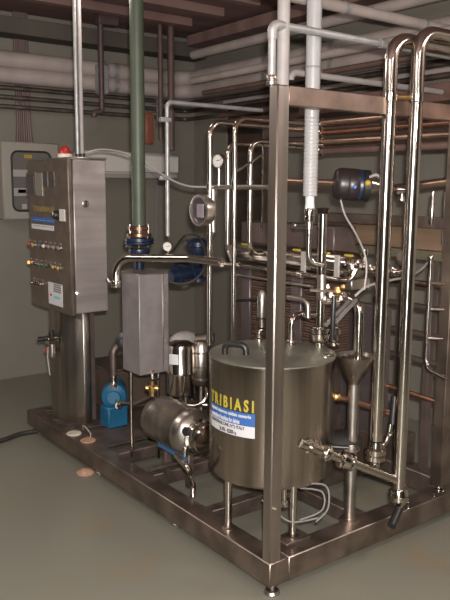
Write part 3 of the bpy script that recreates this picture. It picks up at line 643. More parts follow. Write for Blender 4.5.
# support rail and bent pipe near the drum
q = P(193, 497, Z=BT)
tag(obj('bent_rod', tube(B(), curve_pts([q, go(q, 'z', py=482), W(189, 470, 2.85), W(182, 462, 2.9), W(176, 455, 2.95)]), .013, 0, 12), STEEL), 'bent polished pipe rising from the left beam under the drum', 'pipe')
tag(obj('support_rail', tube(B(), [P(150, 470, Z=.2), P(208, 455, Z=.2)], .012, 0, 10), FRAMED), 'thin steel rail across the skid below the drum', 'rail')

# ================================================================ ROUND TANK
TX, TY, TR, TZ0, TZ1 = .28, .33, .265, .358, .856
tk = thing('process_tank', 'large round stainless steel tank with yellow lettering, standing behind the corner post', 'tank', (TX, TY, BT))
TANKM = mat('tank_steel', (.50, .425, .36), .24, 1, .45, 13, stretch=(1,1,.04), rvar=.12)
obj('shell', lathe(B(), (TX, TY, 0), (0,0,1), [(TR*.3, TZ0-.02), (TR*.86, TZ0-.004), (TR*.97, TZ0+.004), (TR, TZ0+.02), (TR, TZ1-.012), (TR*1.008, TZ1-.01), (TR*1.008, TZ1)], 72), TANKM, tk)
lid = obj('lid', lathe(B(), (TX, TY, 0), (0,0,1), [(TR*1.005, TZ1), (TR*1.005, TZ1+.006), (TR*.97, TZ1+.009), (TR*.6, TZ1+.017), (0, TZ1+.02)], 72, False), mat('lid_steel', (.40, .39, .33), .42, .9, .25, 7, rvar=.1), tk)
def lid_z(x, y): 
    r = math.hypot(x-TX, y-TY)/TR; return TZ1+.02-.011*min(1, r)**1.2
h1 = P(225, 352, Z=TZ1+.02); h2 = P(246, 354, Z=TZ1+.02)
hz = .036
obj('handle', tube(B(), [h1-Vector((0,0,.008)), h1+Vector((0,0,hz)), h2+Vector((0,0,hz)), h2-Vector((0,0,.008))], .0135, .024, 12), BLACK, lid)
la = P(279, 358, Z=TZ1+.012); 
obj('hinge', box(B(), P(314, 356, Z=TZ1).x-.02, P(314, 356, Z=TZ1).x+.035, P(314, 362, Z=TZ1).y-.01, P(314, 362, Z=TZ1).y+.015, TZ1-.01, TZ1+.022, .004), STEELD, lid)
for x, y, nm in ((.052, .329, 0), (.2, .095, 1), (.53, .47, 2)):
    zz0 = BT+.014 if nm == 1 else BT
    if nm == 2: zz0 = BT-.012; x = .50; y = .45
    lg = obj('leg', cyl(B(), (x, y, zz0+.02), (x, y, TZ0+.03), .0155, 18), STEEL, tk)
    obj('leg_foot', lathe(B(), (x, y, zz0), (0,0,1), [(.026, 0), (.026, .006), (.012, .01), (.012, .024)], 16), STEELD, lg)
obj('drain_valve', lathe(B(), P(284, 508, Z=.28), (0,0,1), [(.008, 0), (.016, .01), (.016, .03), (.011, .034), (.011, .1)], 14), STEEL, tk)
# label on the tank
def lblz(px, py): 
    return None
def ang_of(px, zz):
    best = None
    for k in range(1441):
        a = math.pi*.6+math.pi*1.2*k/1440; p = Vector((TX+TR*math.cos(a), TY+TR*math.sin(a), zz))-CAM
        if Vector((math.cos(a), math.sin(a), 0)).dot(p) < 0:
            x = 225+F*p.dot(RT)/p.dot(FW)
            if best is None or abs(x-px) < best[0]: best = (abs(x-px), a)
    return best[1]
def py_z(px, py, zg=.6):
    for _ in range(6):
        a = ang_of(px, zg); q = Vector((TX+TR*math.cos(a), TY+TR*math.sin(a), zg)); zg = go(q, 'z', py=py).z
    return zg
aR = ang_of(255, .6); zs = [py_z(255, v) for v in (402, 411.5, 414.5, 427.5, 439)]   # rows at the label's right edge
aL = ang_of(211.3, .6)+.02
def band(z0, z1, m, th, nm='label_band'):
    bm = B(); n = 24
    vs = [[bm.verts.new((TX+rr2*math.cos(aL+(aR-aL)*k/n), TY+rr2*math.sin(aL+(aR-aL)*k/n), z)) for k in range(n+1)] for rr2, z in ((TR+.0002, z0), (TR+th, z0), (TR+th, z1), (TR+.0002, z1))]
    for i in range(3):
        for k in range(n): bm.faces.new((vs[i][k], vs[i][k+1], vs[i+1][k+1], vs[i+1][k]))
    return obj(nm, bm, m, tk)
lb_top, lb_mid, lb_bot = py_z(255, 414.5), py_z(255, 427.5), py_z(255, 439)
b1 = band(lb_mid, lb_top, BLUEL, .0012); b2_ = band(lb_bot, lb_mid, PAPER, .0012)
def wrap(s, a0, a1, z0, z1, m, par, off=.0014, bold=0., ext=.002, sub=0):
    bm = fit(textmesh(s, .1, ext, bold), 0, 1, 0, 1)
    if sub: bmesh.ops.subdivide_edges(bm, edges=[e for e in bm.edges if e.calc_length() > .03], cuts=sub)
    for v in bm.verts:
        a = a0+(a1-a0)*v.co.x; r = TR+off+(.0008 if v.co.z > 0 else 0)
        zz_ = z0+(z1-z0)*v.co.y; v.co = Vector((TX+r*math.cos(a), TY+r*math.sin(a), zz_))
    return obj('lettering', bm, m, par)
yt = py_z(255, 402); yb3 = py_z(255, 413.5)
wrap('T R I B I A S I', aL, aR-.02, yb3, yt+.004, YELL, tk, .0006, .004)
sp_ = lb_top-lb_mid
wrap('impianti cisterne caldaie casearie', aL+.04, aR-.06, lb_mid+sp_*.54, lb_mid+sp_*.90, PAPER, b1, .0014, .0025)
wrap('construction of machines for dairies', aL+.04, aR-.25, lb_mid+sp_*.08, lb_mid+sp_*.46, PAPER, b1, .0014, .0025)
sp2 = lb_mid-lb_bot
wrap('MONTEFIASCONE (VT) ITALY', aL+.06, aR-.16, lb_bot+sp2*.54, lb_bot+sp2*.92, INK, b2_, .0014, .003)
wrap('Tel. 0761 - 823000 r.a.', aL+.3, aR-.30, lb_bot+sp2*.08, lb_bot+sp2*.46, INK, b2_, .0014, .003)

# things standing on the tank lid
def riser(name, label, cat, pts, r, m, rad=None, collars=(), cr_=1.35, ch=.03):
    t_ = thing(name, label, cat, pts[0]); obj('tube', tube(B(), pts, r, rad, 16), m, t_)
    for c_, ax in collars: obj('union', collar(B(), c_, ax, r*cr_, ch), m, t_)
    return t_
v0 = P(319.5, 347, Z=TZ1+.014); vr = wid(4.5, v0)
vt = go(v0, 'z', py=213)
t_ = riser('sampling_pipe', 'tall polished pipe with square headed top, standing on the tank lid', 'pipe', [v0, vt], vr, STEEL, 0)
obj('cap', lathe(B(), vt-Vector((0,0,.004)), (0,0,1), [(vr*1.3, 0), (vr*1.5, .004), (vr*1.5, .022), (vr*1.2, .026), (0, .027)], 8, False), STEEL, t_)
bs = v0+Vector((0,0,.0)); R2 = wid(9.5, v0)
obj('socket', lathe(B(), bs, (0,0,1), [(R2*.5, 0), (R2*.5, .02), (R2*.8, .024), (R2, .035), (R2, .06), (R2*.8, .062), (R2*.8, .066), (R2, .068), (R2, .085), (R2*.55, .09)], 24), STEEL, t_)
u0 = P(291, 345, Z=TZ1+.014); ur = wid(3.3, u0)
pts = [u0, go(u0, 'z', py=314), W(322, 316, depth(u0)/1.07+.06)]
t_ = riser('elbow_pipe', 'short polished elbow pipe rising from the tank lid right of the corner post', 'pipe', pts, ur, STEEL, .045)
obj('union', collar(B(), u0+Vector((0,0,.012)), (0,0,1), ur*1.5, .024), STEEL, t_)
u1 = W(301, 318, 2.8)
t_ = riser('elbow_pipe', 'small curved pipe hooking over behind the lid elbow', 'pipe', [W(308, 318, 2.85), W(308, 300, 2.85), W(288, 297, 2.9)], ur*.8, STEELD, .04)
# valve cluster right of the tall pipe
vc = W(334, 318, 2.72)
va = thing('lever_valve', 'upright sanitary valve with long black handle on the tank lid behind the tall pipe', 'valve', P(334, 348, Z=TZ1+.014))
obj('body', lathe(B(), P(334, 346, Z=TZ1+.014), (0,0,1), [(.022, 0), (.028, .006), (.028, .02), (.018, .024), (.018, .05), (.03, .055), (.03, .08), (.016, .085), (.016, .16)], 20), STEEL, va)
obj('handle', tube(B(), [W(334, 296, 2.6), W(333, 320, 2.6), W(332.5, 340, 2.62)], .009, 0, 10), BLACK, va)
for px, py, r, m in ((330, 296, .018, STEEL), (337, 291, .02, BRASS), (327, 287, .014, STEEL), (340, 299, .016, STEEL), (324, 299, .014, STEELD), (343, 287, .012, BRASS)):
    c_ = W(px, py, 2.74); obj('fitting', lathe(B(), c_-Vector((0,0,r*.8)), (.3,.2,1), [(r*.6, 0), (r, r*.3), (r, r*.9), (r*.7, r), (r*.7, r*1.5)], 8), m, va)
obj('bonnet', lathe(B(), W(322, 302, 2.75), RT, [(.012, 0), (.012, .05), (.022, .052), (.022, .07)], 16), STEEL, va)
obj('cross_pipe', tube(B(), [W(310, 290, 2.75), W(345, 293, 2.75)], .008, 0, 8), STEEL, va)
obj('cross_pipe', tube(B(), [W(322, 275, 2.76), W(322, 300, 2.76)], .016, 0, 12), STEELD, va)
# funnel leg: pipe down through funnel to the beam
fq = Vector((.52, .085, BT)); frr = wid(5.7, fq)
ft_ = go(fq, 'z', py=300); pts = [fq+Vector((0,0,.01)), ft_, W(332, 298, depth(ft_)/1.07+.12)]
vq = go(Vector((fq.x, fq.y, ft_.z)), 'x', px=360); ft_ = vq; pts = [None, ft_, W(334, 298, depth(ft_)/1.07+.12)]
fl_ = thing('vent_pipe', 'polished pipe arching over and dropping through the funnel', 'pipe', go(fq, 'z', py=364))
obj('tube', tube(B(), [go(ft_, 'z', py=366), ft_, pts[2]], frr*.85, .055, 16), STEEL, fl_)
obj('union', collar(B(), W(336, 298, depth(ft_)/1.07+.10), RT, frr*1.2, .03), STEEL, fl_)
fu = thing('drain_funnel', 'conical steel funnel on a tall pipe leg fixed to the front right beam', 'funnel', fq)
zf0 = go(fq, 'z', py=384).z; zf1 = go(fq, 'z', py=357).z; fR = wid(20, Vector((.52,.085,zf1)))
obj('cone', lathe(B(), (fq.x, fq.y, 0), (0,0,1), [(frr, zf0), (frr*1.05, zf0+.01), (fR*.62, (zf0+zf1)/2-.005), (fR, zf1), (fR*1.03, zf1+.008), (fR*.98, zf1+.008), (fR*.94, zf1), (frr*.8, zf0+.02)], 32, False), mat('funnel_steel', (.30, .26, .225), .3, 1, .2, 9), fu)
obj('collar', cyl(B(), go(fq, 'z', py=364.5), go(fq, 'z', py=357.5), fR*.68, 28, .002), STEEL, fu)
obj('leg_pipe', cyl(B(), fq+Vector((0,0,.008)), (fq.x, fq.y, zf0+.004), frr, 20), STEELD, fu)
obj('foot_flange', lathe(B(), fq, (0,0,1), [(.042, 0), (.042, .008), (.026, .01), (.022, .02)], 20), FRAME, fu)
# clear tubes
for k, (x0_, y0_, x1_, y1_) in enumerate(((336, 322, 356, 300), (326, 325, 350, 300))):
    tag(obj('clear_tube', tube(B(), [W(x0_, y0_, 2.66+.04*k), W(x1_, y1_, 2.78+.04*k)], .009, 0, 10), mat('hazy_tube', (.12, .11, .105), .2)), ('right', 'left')[k]+' of two pale slanting tubes beside the black valve handle', 'tube')

# outlet assembly
PB = Vector((.67, -.05, 0)); PA = Vector((.572, .0, 0))
za = .44
for _ in range(6):
    an = ang_of(308, za); o0 = Vector((TX+TR*math.cos(an), TY+TR*math.sin(an), za)); za = go(o0, 'z', py=446).z
o1 = go(Vector((PB.x, PB.y, .3)), 'z', py=481)
dirO = (o1-o0).normalized(); orr = wid(5.0, o0)
ou = thing('outlet_pipe', 'polished outlet pipe sloping from the tank side to the right tall pipe', 'pipe', o0)
obj('tube', cyl(B(), o0-dirO*.04, o1, orr, 20), STEEL, ou)
def onO(px):   # point of the outlet pipe at pixel column
    a_, b__ = 0., 1.
    for _ in range(30):
        m_ = (a_+b__)/2; q_ = o0.lerp(o1, m_)-CAM; x = 225+F*q_.dot(RT)/q_.dot(FW)
        if x < px: a_ = m_
        else: b__ = m_
    return o0.lerp(o1, m_)
obj('weld_collar', lathe(B(), onO(311), dirO, [(orr*1.5, -.012), (orr*1.1, .01)], 20), STEEL, ou)
obj('union', collar(B(), onO(326), dirO, orr*1.6, .035), STEEL, ou)
q = onO(346); vb_ = thing('ball_valve', 'fat chrome ball valve on the tank outlet pipe', 'valve', q)
obj('body', lathe(B(), q-dirO*.035, dirO, [(orr*1.2, 0), (orr*1.9, .008), (orr*2.0, .02), (orr*1.75, .024), (orr*1.9, .035), (orr*1.75, .046), (orr*2.0, .05), (orr*1.9, .062), (orr*1.2, .07)], 24), STEEL, vb_)
obj('stem', cyl(B(), q, q+Vector((0,0,.05)), .01, 12), STEEL, vb_)
obj('lever', tube(B(), [q+Vector((0,0,.055))+RT*.01, q+Vector((0,0,.058))-RT*.09+FW*.02], .009, 0, 10), BLACK, vb_)
for k in range(3): obj('bolt', cyl(B(), q+Vector((0,0,.03))+RT*(.012*k-.012), q+Vector((0,0,.042))+RT*(.012*k-.012), .006, 8), STEEL, vb_)
obj('side_flange', lathe(B(), q+RT*.02+Vector((0,0,.045)), (0,0,1), [(.03, 0), (.034, .003), (.034, .01), (.02, .012)], 20), STEELD, vb_)
# tall pipe A
ar = wid(6.6, PA+Vector((0,0,.5))); zA0 = go(PA+Vector((0,0,.35)), 'z', py=440).z
zA1 = go(PA+Vector((0,0,1.9)), 'z', py=38).z
pa = thing('tall_pipe', 'left of the two tall polished pipes, flanged union at its foot', 'pipe', (PA.x, PA.y, zA0), 'tall polished pipes at right')
obj('tube', tube(B(), [(PA.x, PA.y, zA0), (PA.x, PA.y, zA1), (2.1, PA.y, zA1)], ar, .085, 24), STEEL, pa)
zb2 = go(PA+Vector((0,0,.35)), 'z', py=472).z
va2 = obj('bottom_union', lathe(B(), (PA.x, PA.y, zb2), (0,0,1), [(ar*.7, 0), (ar*.8, .045), (ar*1.3, .05), (ar*1.55, .058), (ar*1.55, .074), (ar*1.3, .078), (ar*1.65, .084), (ar*1.65, .104), (ar*1.15, .112), (ar*1.04, .135)], 24), STEEL, pa)
zc1 = go(PA+Vector((0,0,1.9)), 'z', py=97).z
obj('clamp_ring', cyl(B(), (PA.x, PA.y, zc1-.018), (PA.x, PA.y, zc1+.018), ar*1.13, 24, .002), STEEL, pa)
# tall pipe B
zB1 = go(PB+Vector((0,0,1.9)), 'z', py=31).z; zB0 = go(PB+Vector((0,0,.2)), 'z', py=497).z
pb = thing('tall_pipe', 'right one of the two tall polished pipes, black grip at its foot', 'pipe', (PB.x, PB.y, zB0), 'tall polished pipes at right')
obj('tube', tube(B(), [(PB.x, PB.y, zB0), (PB.x, PB.y, zB1), (2.1, PB.y, zB1)], ar, .085, 24), STEEL, pb)
obj('clamp_ring', cyl(B(), (PB.x, PB.y, zc1-.018), (PB.x, PB.y, zc1+.018), ar*1.13, 24, .002), STEEL, pb)
obj('tie_bar', cyl(B(), (PA.x, PA.y, zc1), (PB.x, PB.y, zc1), .012, 12), BRASS, pb)
p = Vector((PB.x, PB.y, zB0))
bvv = obj('end_valve', lathe(B(), p+Vector((0,0,.02)), (-.12,-.25,-1), [(ar*1.05, -.02), (ar*1.5, -.012), (ar*1.6, 0), (ar*1.6, .014), (ar*1.35, .017), (ar*1.6, .02), (ar*1.5, .036), (ar*.9, .05), (ar*.6, .06)], 24), STEEL, pb)
obj('black_grip', tube(B(), [W(399, 509, (depth(p)-.03)/1.07), W(391.5, 526, (depth(p)-.09)/1.07)], .018, 0, 12), BLACK, bvv)
# black handle valve between the tall pipes
hh = thing('butterfly_valve', 'black grip on a chrome lever arm between the two tall pipes', 'valve', W(388, 440, 2.98))
obj('arm', tube(B(), curve_pts([W(379, 448, 2.9), W(386, 442, 2.92), W(390, 428, 2.92), W(391.5, 418, 2.92)]), .011, 0, 12), STEEL, hh)
obj('grip', tube(B(), [W(392.5, 424, 2.9), W(395, 396, 2.9)], .018, 0, 12), BLACK, hh)
obj('pivot_nut', sphere(B(), W(390, 435, 2.9), .01), STEEL, hh)

# cables under the tank
for k, pl in enumerate((((300, 488, .33), (322, 492, .32), (322, 510, .22), (300, 520, .165)), ((304, 484, .35), (326, 486, .34), (328, 508, .22), (316, 522, .165)), ((262, 500, .2), (276, 512, .165), (292, 522, .165), (318, 518, .165)))):
    pts = [P(x, y, Z=z) for x, y, z in pl]
    pts = [W(x, y, 2.75-.05*i) for i, (x, y, z) in enumerate(pl)]
    tag(obj('loose_cable', tube(B(), curve_pts(pts), .0035, 0, 8), GREYL), ('inner grey cable looping down from under the tank', 'outer grey cable loop hanging to the right of the tank leg', 'grey cable trailing behind the corner post near the floor')[k], 'cable')

# ================================================================ UPRIGHT PIPES BEHIND THE TANK
def arch(px, w_, pbase, ptop, d, pright, label, rad=.06, tail=None, clamp=None):
    b0 = W(px, pbase, d); r = wid(w_/2, b0); pts = route(b0, ('z', 'py', ptop), ('x', 'px', pright))
    if tail: pts = [go(b0, 'x', px=tail)+Vector((0,0,-.0))] + pts
    t_ = thing('arched_pipe', label, 'pipe', b0, 'arched upright pipes left of the corner post')
    obj('tube', tube(B(), pts, r, rad, 16), STEEL, t_)
    for c_ in (clamp or ()):
        q = go(b0, 'z', py=c_); obj('clamp_ring', cyl(B(), q-Vector((0,0,.014)), q+Vector((0,0,.014)), r*1.3, 16, .002), STEEL, t_)
    return t_
arch(209.5, 5.6, 345, 122.5, 3.45, 318, 'leftmost arched upright pipe, next to the sight glass', clamp=(186, 236))
arch(233.2, 5.0, 340, 118, 3.30, 316, 'tallest arched upright pipe, in the middle of the group', clamp=(183,))
arch(227.6, 5.4, 245, 143.5, 3.50, 320, 'lower arched upright pipe, just left of the tallest one', tail=None)
arch(249.4, 5.4, 254, 141, 3.35, 322, 'arched upright pipe nearest the corner post, curling right at its foot', tail=262, clamp=(183,))
tag(obj('return_bend', tube(B(), [W(233, 262, 3.5), W(228, 251, 3.52), W(227.6, 244, 3.5)], .013, .02, 12), STEELD), 'small dull bend at the foot of the lower arched pipe', 'pipe')
s0 = W(209, 187, 3.36); bm = tube(B(), route(s0, ('y', 'px', 268)), .012, 0, 10)
tag(obj('clamp_rail', bm, STEELD), 'horizontal rail clamping the arched upright pipes together', 'rail')
tag(obj('brace_rod', tube(B(), [W(234, 173, 3.3), W(262, 155, 3.2)], .006, 0, 8), STEEL), 'thin slanting rod between the tallest pipe and the corner post', 'rod')
tag(obj('thin_riser', cyl(B(), W(262, 230, 3.5), go(W(262, 230, 3.5), 'z', py=142), .006, 8), STEEL), 'thin vertical rod just left of the corner post', 'rod')
# sight glass
sc = W(200, 210.5, 3.35); n = Vector((-1, -.02, 0)).normalized(); sr = wid(15.8, sc)
sg = thing('sight_glass', 'large round sight glass ringed in chrome on the leftmost upright pipe', 'sight glass', go(sc, 'z', py=228))
obj('housing', lathe(B(), sc-n*.06, n, [(sr*.5, 0), (sr*.85, .01), (sr*.85, .055)], 32), STEELD, sg)
obj('ring', lathe(B(), sc-n*.01, n, [(sr*.80, -.02), (sr, -.02), (sr*1.03, .004), (sr, .02), (sr*.84, .022), (sr*.80, .008)], 36, False), mat('bright_chrome', (.80, .77, .73), .28, 1), sg)
obj('glass', lathe(B(), sc-n*.005, n, [(sr*.85, 0), (sr*.85, .006)], 32), mat('sight_glass_pane', (.05, .04, .045), .08), sg)
u = n.cross(Vector((0,0,1))).normalized()
obj('divider', box(B(), sc.x-.02, sc.x-.012, sc.y-sr*.66, sc.y-sr*.0, sc.z-sr*.42, sc.z+sr*.42), mat('lilac_pane', (.22, .18, .20), .4), sg)
tag(obj('pipe_section', cyl(B(), W(213, 232, 3.42), go(W(213, 232, 3.42), 'z', py=188), .022, 16), STEELD), 'thick short pipe section behind the sight glass', 'pipe')
# long horizontal line behind
lz = P(222, 263, X=.63)
pts = [lz, go(lz, 'y', px=338), ]
e_ = pts[-1]; pts.append(e_+Vector((.06, -.03, .03))) 
ll = thing('long_pipe', 'long horizontal polished pipe passing behind the corner post at mid height', 'pipe', lz)
obj('tube', tube(B(), [lz, e_, e_+Vector((.03, -.05, .0)), e_+Vector((.05, -.06, .05))], wid(2.8, e_), .04, 16), STEEL, ll)
for px in (238, 300): q = go(lz, 'y', px=px); obj('union', collar(B(), q, (0,1,0), wid(4, q), .03), STEEL, ll)
l2 = go(lz+Vector((0,0,-.05)), 'y', px=262)
tag(obj('lower_line', tube(B(), [l2+Vector((0, .2, 0)), go(l2, 'y', px=312)], wid(1.8, l2), 0, 12), STEELD), 'thinner pipe running just below the long horizontal pipe', 'pipe')

# ================================================================ PLATE PACK AND VESSEL BEHIND
XQ = .84; ya = P(238, 300, X=XQ).y; yb4 = P(322, 300, X=XQ).y; zq0, zq1 = .70, P(260, 268, X=XQ).z
ph_ = thing('plate_exchanger', 'ribbed brown plate heat exchanger standing behind the tank', 'heat exchanger', (XQ+.1, (ya+yb4)/2, zq0))
PLT = mat('plate_edges', (.20, .125, .095), .45, .6, .2, 20)
n_ = 30
for k in range(n_):
    z_ = zq0+(zq1-zq0)*k/n_
    obj('plate', box(B(), XQ+.006*(k % 2), XQ+.2, yb4, ya, z_, z_+(zq1-zq0)/n_*.62), PLT, ph_)
obj('core', box(B(), XQ+.02, XQ+.19, yb4+.01, ya-.01, zq0, zq1), BROWN, ph_)
for px0, px1 in ((241, 249.5), (290.5, 301)):
    y_a = P(px0, 300, X=XQ-.02).y; y_b = P(px1, 300, X=XQ-.02).y
    obj('tie_strap', box(B(), XQ-.02, XQ-.001, y_b, y_a, zq0-.03, zq1+.01, .003), LILAC, ph_)
obj('foot_stand', box(B(), XQ+.02, XQ+.18, yb4+.02, yb4+.07, BT-.02, zq0, .004), FRAMED, ph_)
obj('foot_stand', box(B(), XQ+.02, XQ+.18, ya-.07, ya-.02, BT-.02, zq0, .004), FRAMED, ph_)
obj('head_block', box(B(), XQ+.04, XQ+.2, yb4-.03, ya+.03, P(250, 250, X=XQ).z, P(250, 222, X=XQ).z, .006), mat('brown_head', (.12, .085, .078), .45, .3, .3, 8), ph_)
q = P(246, 301, X=XQ-.05)
sh_ = obj('clamp_bolt', tube(B(), [P(237, 300.5, X=XQ-.06), P(258, 300, X=XQ-.06)], .008, 0, 10), BLACK, ph_)
cc = W(262, 305, 3.3); tag(obj('side_filter', lathe(B(), cc-Vector((0,0,.05)), (0,0,1), [(.014, -.06), (.014, -.02), (.024, -.01), (.026, .05), (.024, .1), (.012, .12)], 16), STEELD), 'slim dull filter body just left of the corner post above the tank', 'filter')
tag(obj('lid_fitting', lathe(B(), P(259, 341, Z=TZ1+.015), (0,0,1), [(.018, 0), (.018, .012), (.011, .016), (.011, .035), (.016, .037), (.016, .05)], 12), STEEL), 'small chrome fitting on the tank lid left of the corner post', 'fitting')
XV = .72; v1 = P(238, 256, X=XV); v2 = P(352, 262.5, X=XV); vz = (v1.z+v2.z)/2; vr_ = wid(14.5, v2)
ve = thing('long_vessel', 'long horizontal polished vessel with yellow tags and grey straps behind the hose', 'vessel', (XV, (v1.y+v2.y)/2, vz-vr_))
obj('shell', lathe(B(), (XV, v1.y, vz), (0,-1,0), [(vr_*.5, -.03), (vr_*.85, -.015), (vr_, .01), (vr_, v1.y-v2.y), (vr_*.93, v1.y-v2.y+.025), (vr_*.7, v1.y-v2.y+.05), (vr_*.3, v1.y-v2.y+.062), (0, v1.y-v2.y+.064)], 40, False), STEEL, ve)
for px in (246, 298, 327, 350.5):
    q = P(px, 250, X=XV-vr_*.5); obj('yellow_tag', box(B(), XV-vr_*.72, XV-vr_*.56, q.y-.025, q.y+.025, vz+vr_*.75, vz+vr_*.9, .002), YELL, ve)
for px in (303.5, 337):
    q = P(px, 260, X=XV-vr_); obj('strap', box(B(), XV-vr_*1.07, XV-vr_*.90, q.y-.016, q.y+.016, vz-vr_*.8, vz+vr_*.8, .003), PALE, ve)
obj('end_nozzle', tube(B(), [(XV, v2.y-.05, vz), (XV, v2.y-.30, vz)], .012, 0, 12), STEEL, ve)
for px in (372, 394, 404): q = P(px, 260, X=XV); obj('union', collar(B(), (XV, go(Vector((XV, 0, vz)), 'y', px=px).y, vz), (0,1,0), .019, .022), STEEL, ve)
q = go(Vector((XV, 0, vz)), 'y', px=364)
obj('standpipe', lathe(B(), (XV, q.y, vz), (0,0,1), [(.012, 0), (.012, .05), (.018, .055), (.018, .085)], 14), STEEL, ve)
obj('saddle', box(B(), XV-.02, XV+.10, v2.y-.02, v2.y+.02, vz-vr_-.04, vz-vr_+.01, .004), STEELD, ve)
cr_o = P(405, 258, X=.86); tag(obj('ring_clamp', lathe(B(), cr_o, (-1,0,0), [(.032, 0), (.032, .02), (.022, .022)], 20), STEELD), 'round dull clamp fitting between the two tall pipes', 'clamp')

# ================================================================ ACTUATED VALVE
m0 = W(353, 184.5, 2.85); md = (W(378, 186.5, 2.85)-W(340, 183.5, 2.85)).normalized(); mr_ = wid(16, m0)
av = thing('valve_actuator', 'round dark valve actuator with blue band and yellow cap beside the left tall pipe', 'actuator', m0-Vector((0,0,mr_)))
e = W(333.5, 183.2, 2.85)
DARK = mat('dark_housing', (.02, .013, .014), .38, 0, .2, 14)
obj('housing', lathe(B(), e, md, [(mr_*.5, 0), (mr_*.8, .004), (mr_*.95, .015), (mr_, .03), (mr_, .055), (mr_*.96, .057), (mr_, .061), (mr_, .098), (mr_*.96, .102)], 32), DARK, av)
obj('blue_band', lathe(B(), e+md*.1, md, [(mr_*.94, 0), (mr_*.97, .003), (mr_*.97, .018), (mr_*.9, .02)], 32), BLUE, av)
obj('clamp_ring', lathe(B(), e+md*.118, md, [(mr_*.8, 0), (mr_*.98, .003), (mr_*.98, .03), (mr_*.7, .036)], 32), BLACK, av)
obj('yellow_cap', sphere(B(), W(368, 183, 2.74), .013), YB_, av)
obj('yoke', lathe(B(), e+md*.152, md, [(mr_*.62, 0), (mr_*.5, .02), (mr_*.3, .04), (mr_*.3, .07)], 20), STEEL, av)
obj('blue_screw', sphere(B(), W(355, 187, 2.72), .008), mat('blue_screw', (.1, .15, .5), .3), av)
obj('air_hose', tube(B(), curve_pts([W(370, 177, 2.76), W(377, 175, 2.74), W(382, 181, 2.76)]), .006, 0, 8), PALE, av)
tag(obj('inlet_pipe', tube(B(), [W(288, 181, 3.0), e+md*.01], .016, 0, 14), WARM), 'bronzed pipe entering the round actuator from the left', 'pipe')
tag(obj('actuator_cable', tube(B(), curve_pts([W(340, 197, 2.85), W(345, 215, 2.85), W(355, 232, 2.8), W(364, 252, 2.72), W(366.5, 270, 2.72), W(364, 290, 2.72)]), .004, 0, 8), PALE), 'pale cable dropping in a curve from the round actuator', 'cable')
tag(obj('air_tube', tube(B(), curve_pts([W(355, 296, 2.75), W(368, 286, 2.78), W(392, 280, 2.9), W(410, 276, 3.1), W(424, 267, 3.25), W(431, 256, 3.3)]), .0055, 0, 8), PALE), 'pale flexible tube rising to the right behind the tall pipes', 'tube')

# ================================================================ RIGHT BACKGROUND: pipe bank, boards, ladder frame
def bank(px, py, X, w_, m, label, px1=450, y_end=-.4, name='bank_pipe', fit_=True):
    a_ = P(px, py, X=X); t_ = thing(name, label, 'pipe', a_, None)
    obj('tube', cyl(B(), a_, (X, y_end, a_.z), wid(w_/2, a_), 16), m, t_)
    if fit_: obj('union', collar(B(), a_-Vector((0,.02,0)), (0,1,0), wid(w_/2, a_)*1.35, .035), STEEL, t_)
    return t_
bank(318, 124, 1.12, 8, WARM, 'uppermost bronzed pipe of the bank right of the white hose')
bank(318, 133, 1.16, 6, COPPER, 'second bronzed pipe from the top right of the white hose')
bank(318, 143, 1.12, 8, WARM, 'third bronzed pipe from the top right of the white hose')
bank(318, 151.5, 1.16, 7, REDC, 'lowest bronzed pipe of the bank, above the round actuator')
a_ = P(300, 108, X=1.41); tag(obj('cable_tray', box(B(), 1.40, 1.6, -.4, a_.y, a_.z-.05, a_.z+.04, .004), mat('tray_brown', (.13, .07, .055), .6, .2, .2, 5)), 'brown cable tray running above the bronzed pipe bank', 'tray')
tag(obj('cross_pipe', tube(B(), [W(384, 190, 3.05), W(452, 181, 3.2)], .02, 0, 14), WARM), 'short bronzed cross pipe behind the tall pipes at actuator height', 'pipe')
vv = W(402, 190, 3.05); cv_ = thing('check_valve', 'small chrome check valve between the two tall pipes', 'valve', vv-Vector((0,0,.05)))
obj('body', lathe(B(), vv-RT*.035, RT, [(.014, 0), (.028, .006), (.028, .02), (.02, .024), (.02, .045), (.028, .05), (.028, .064), (.014, .07)], 16), STEEL, cv_)
obj('tail', lathe(B(), vv, (0,0,-1), [(.01, 0), (.01, .03), (.014, .032), (.014, .05), (.008, .055)], 12), STEEL, cv_)
s1 = W(433, 192, 3.1); t_ = thing('short_pipe', 'short bright polished drop leg right of the tall pipes', 'pipe', go(s1, 'z', py=225))
obj('tube', lathe(B(), go(s1, 'z', py=225), (0,0,1), [(.01, 0), (.014, .01), (.014, .10), (.01, .11), (.01, s1.z-go(s1, 'z', py=225).z)], 14), STEEL, t_)
tag(obj('short_pipe', cyl(B(), W(443, 245, 3.2), go(W(443, 245, 3.2), 'z', py=192), .010, 12), STEELD), 'dull thin drop leg at the right edge behind the bright one', 'pipe')
# tan boards
XT = 1.22
a_ = P(392, 226, X=XT); zt2 = a_.z; zt3 = P(392, 247, X=XT).z; zt4 = P(392, 256, X=XT).z
y_l = P(345, 240, X=XT).y
tag(obj('cross_board', box(B(), XT, XT+.04, .12, y_l, zt3, zt2, .003), TAN), 'tan brown board across the back behind the tall pipes', 'board')
tag(obj('ledge_channel', box(B(), XT-.03, XT+.04, .12, y_l, zt4, zt3-.002, .003), mat('olive_channel', (.20, .18, .12), .45, .5, .2, 7)), 'olive grey channel directly under the tan board', 'channel')
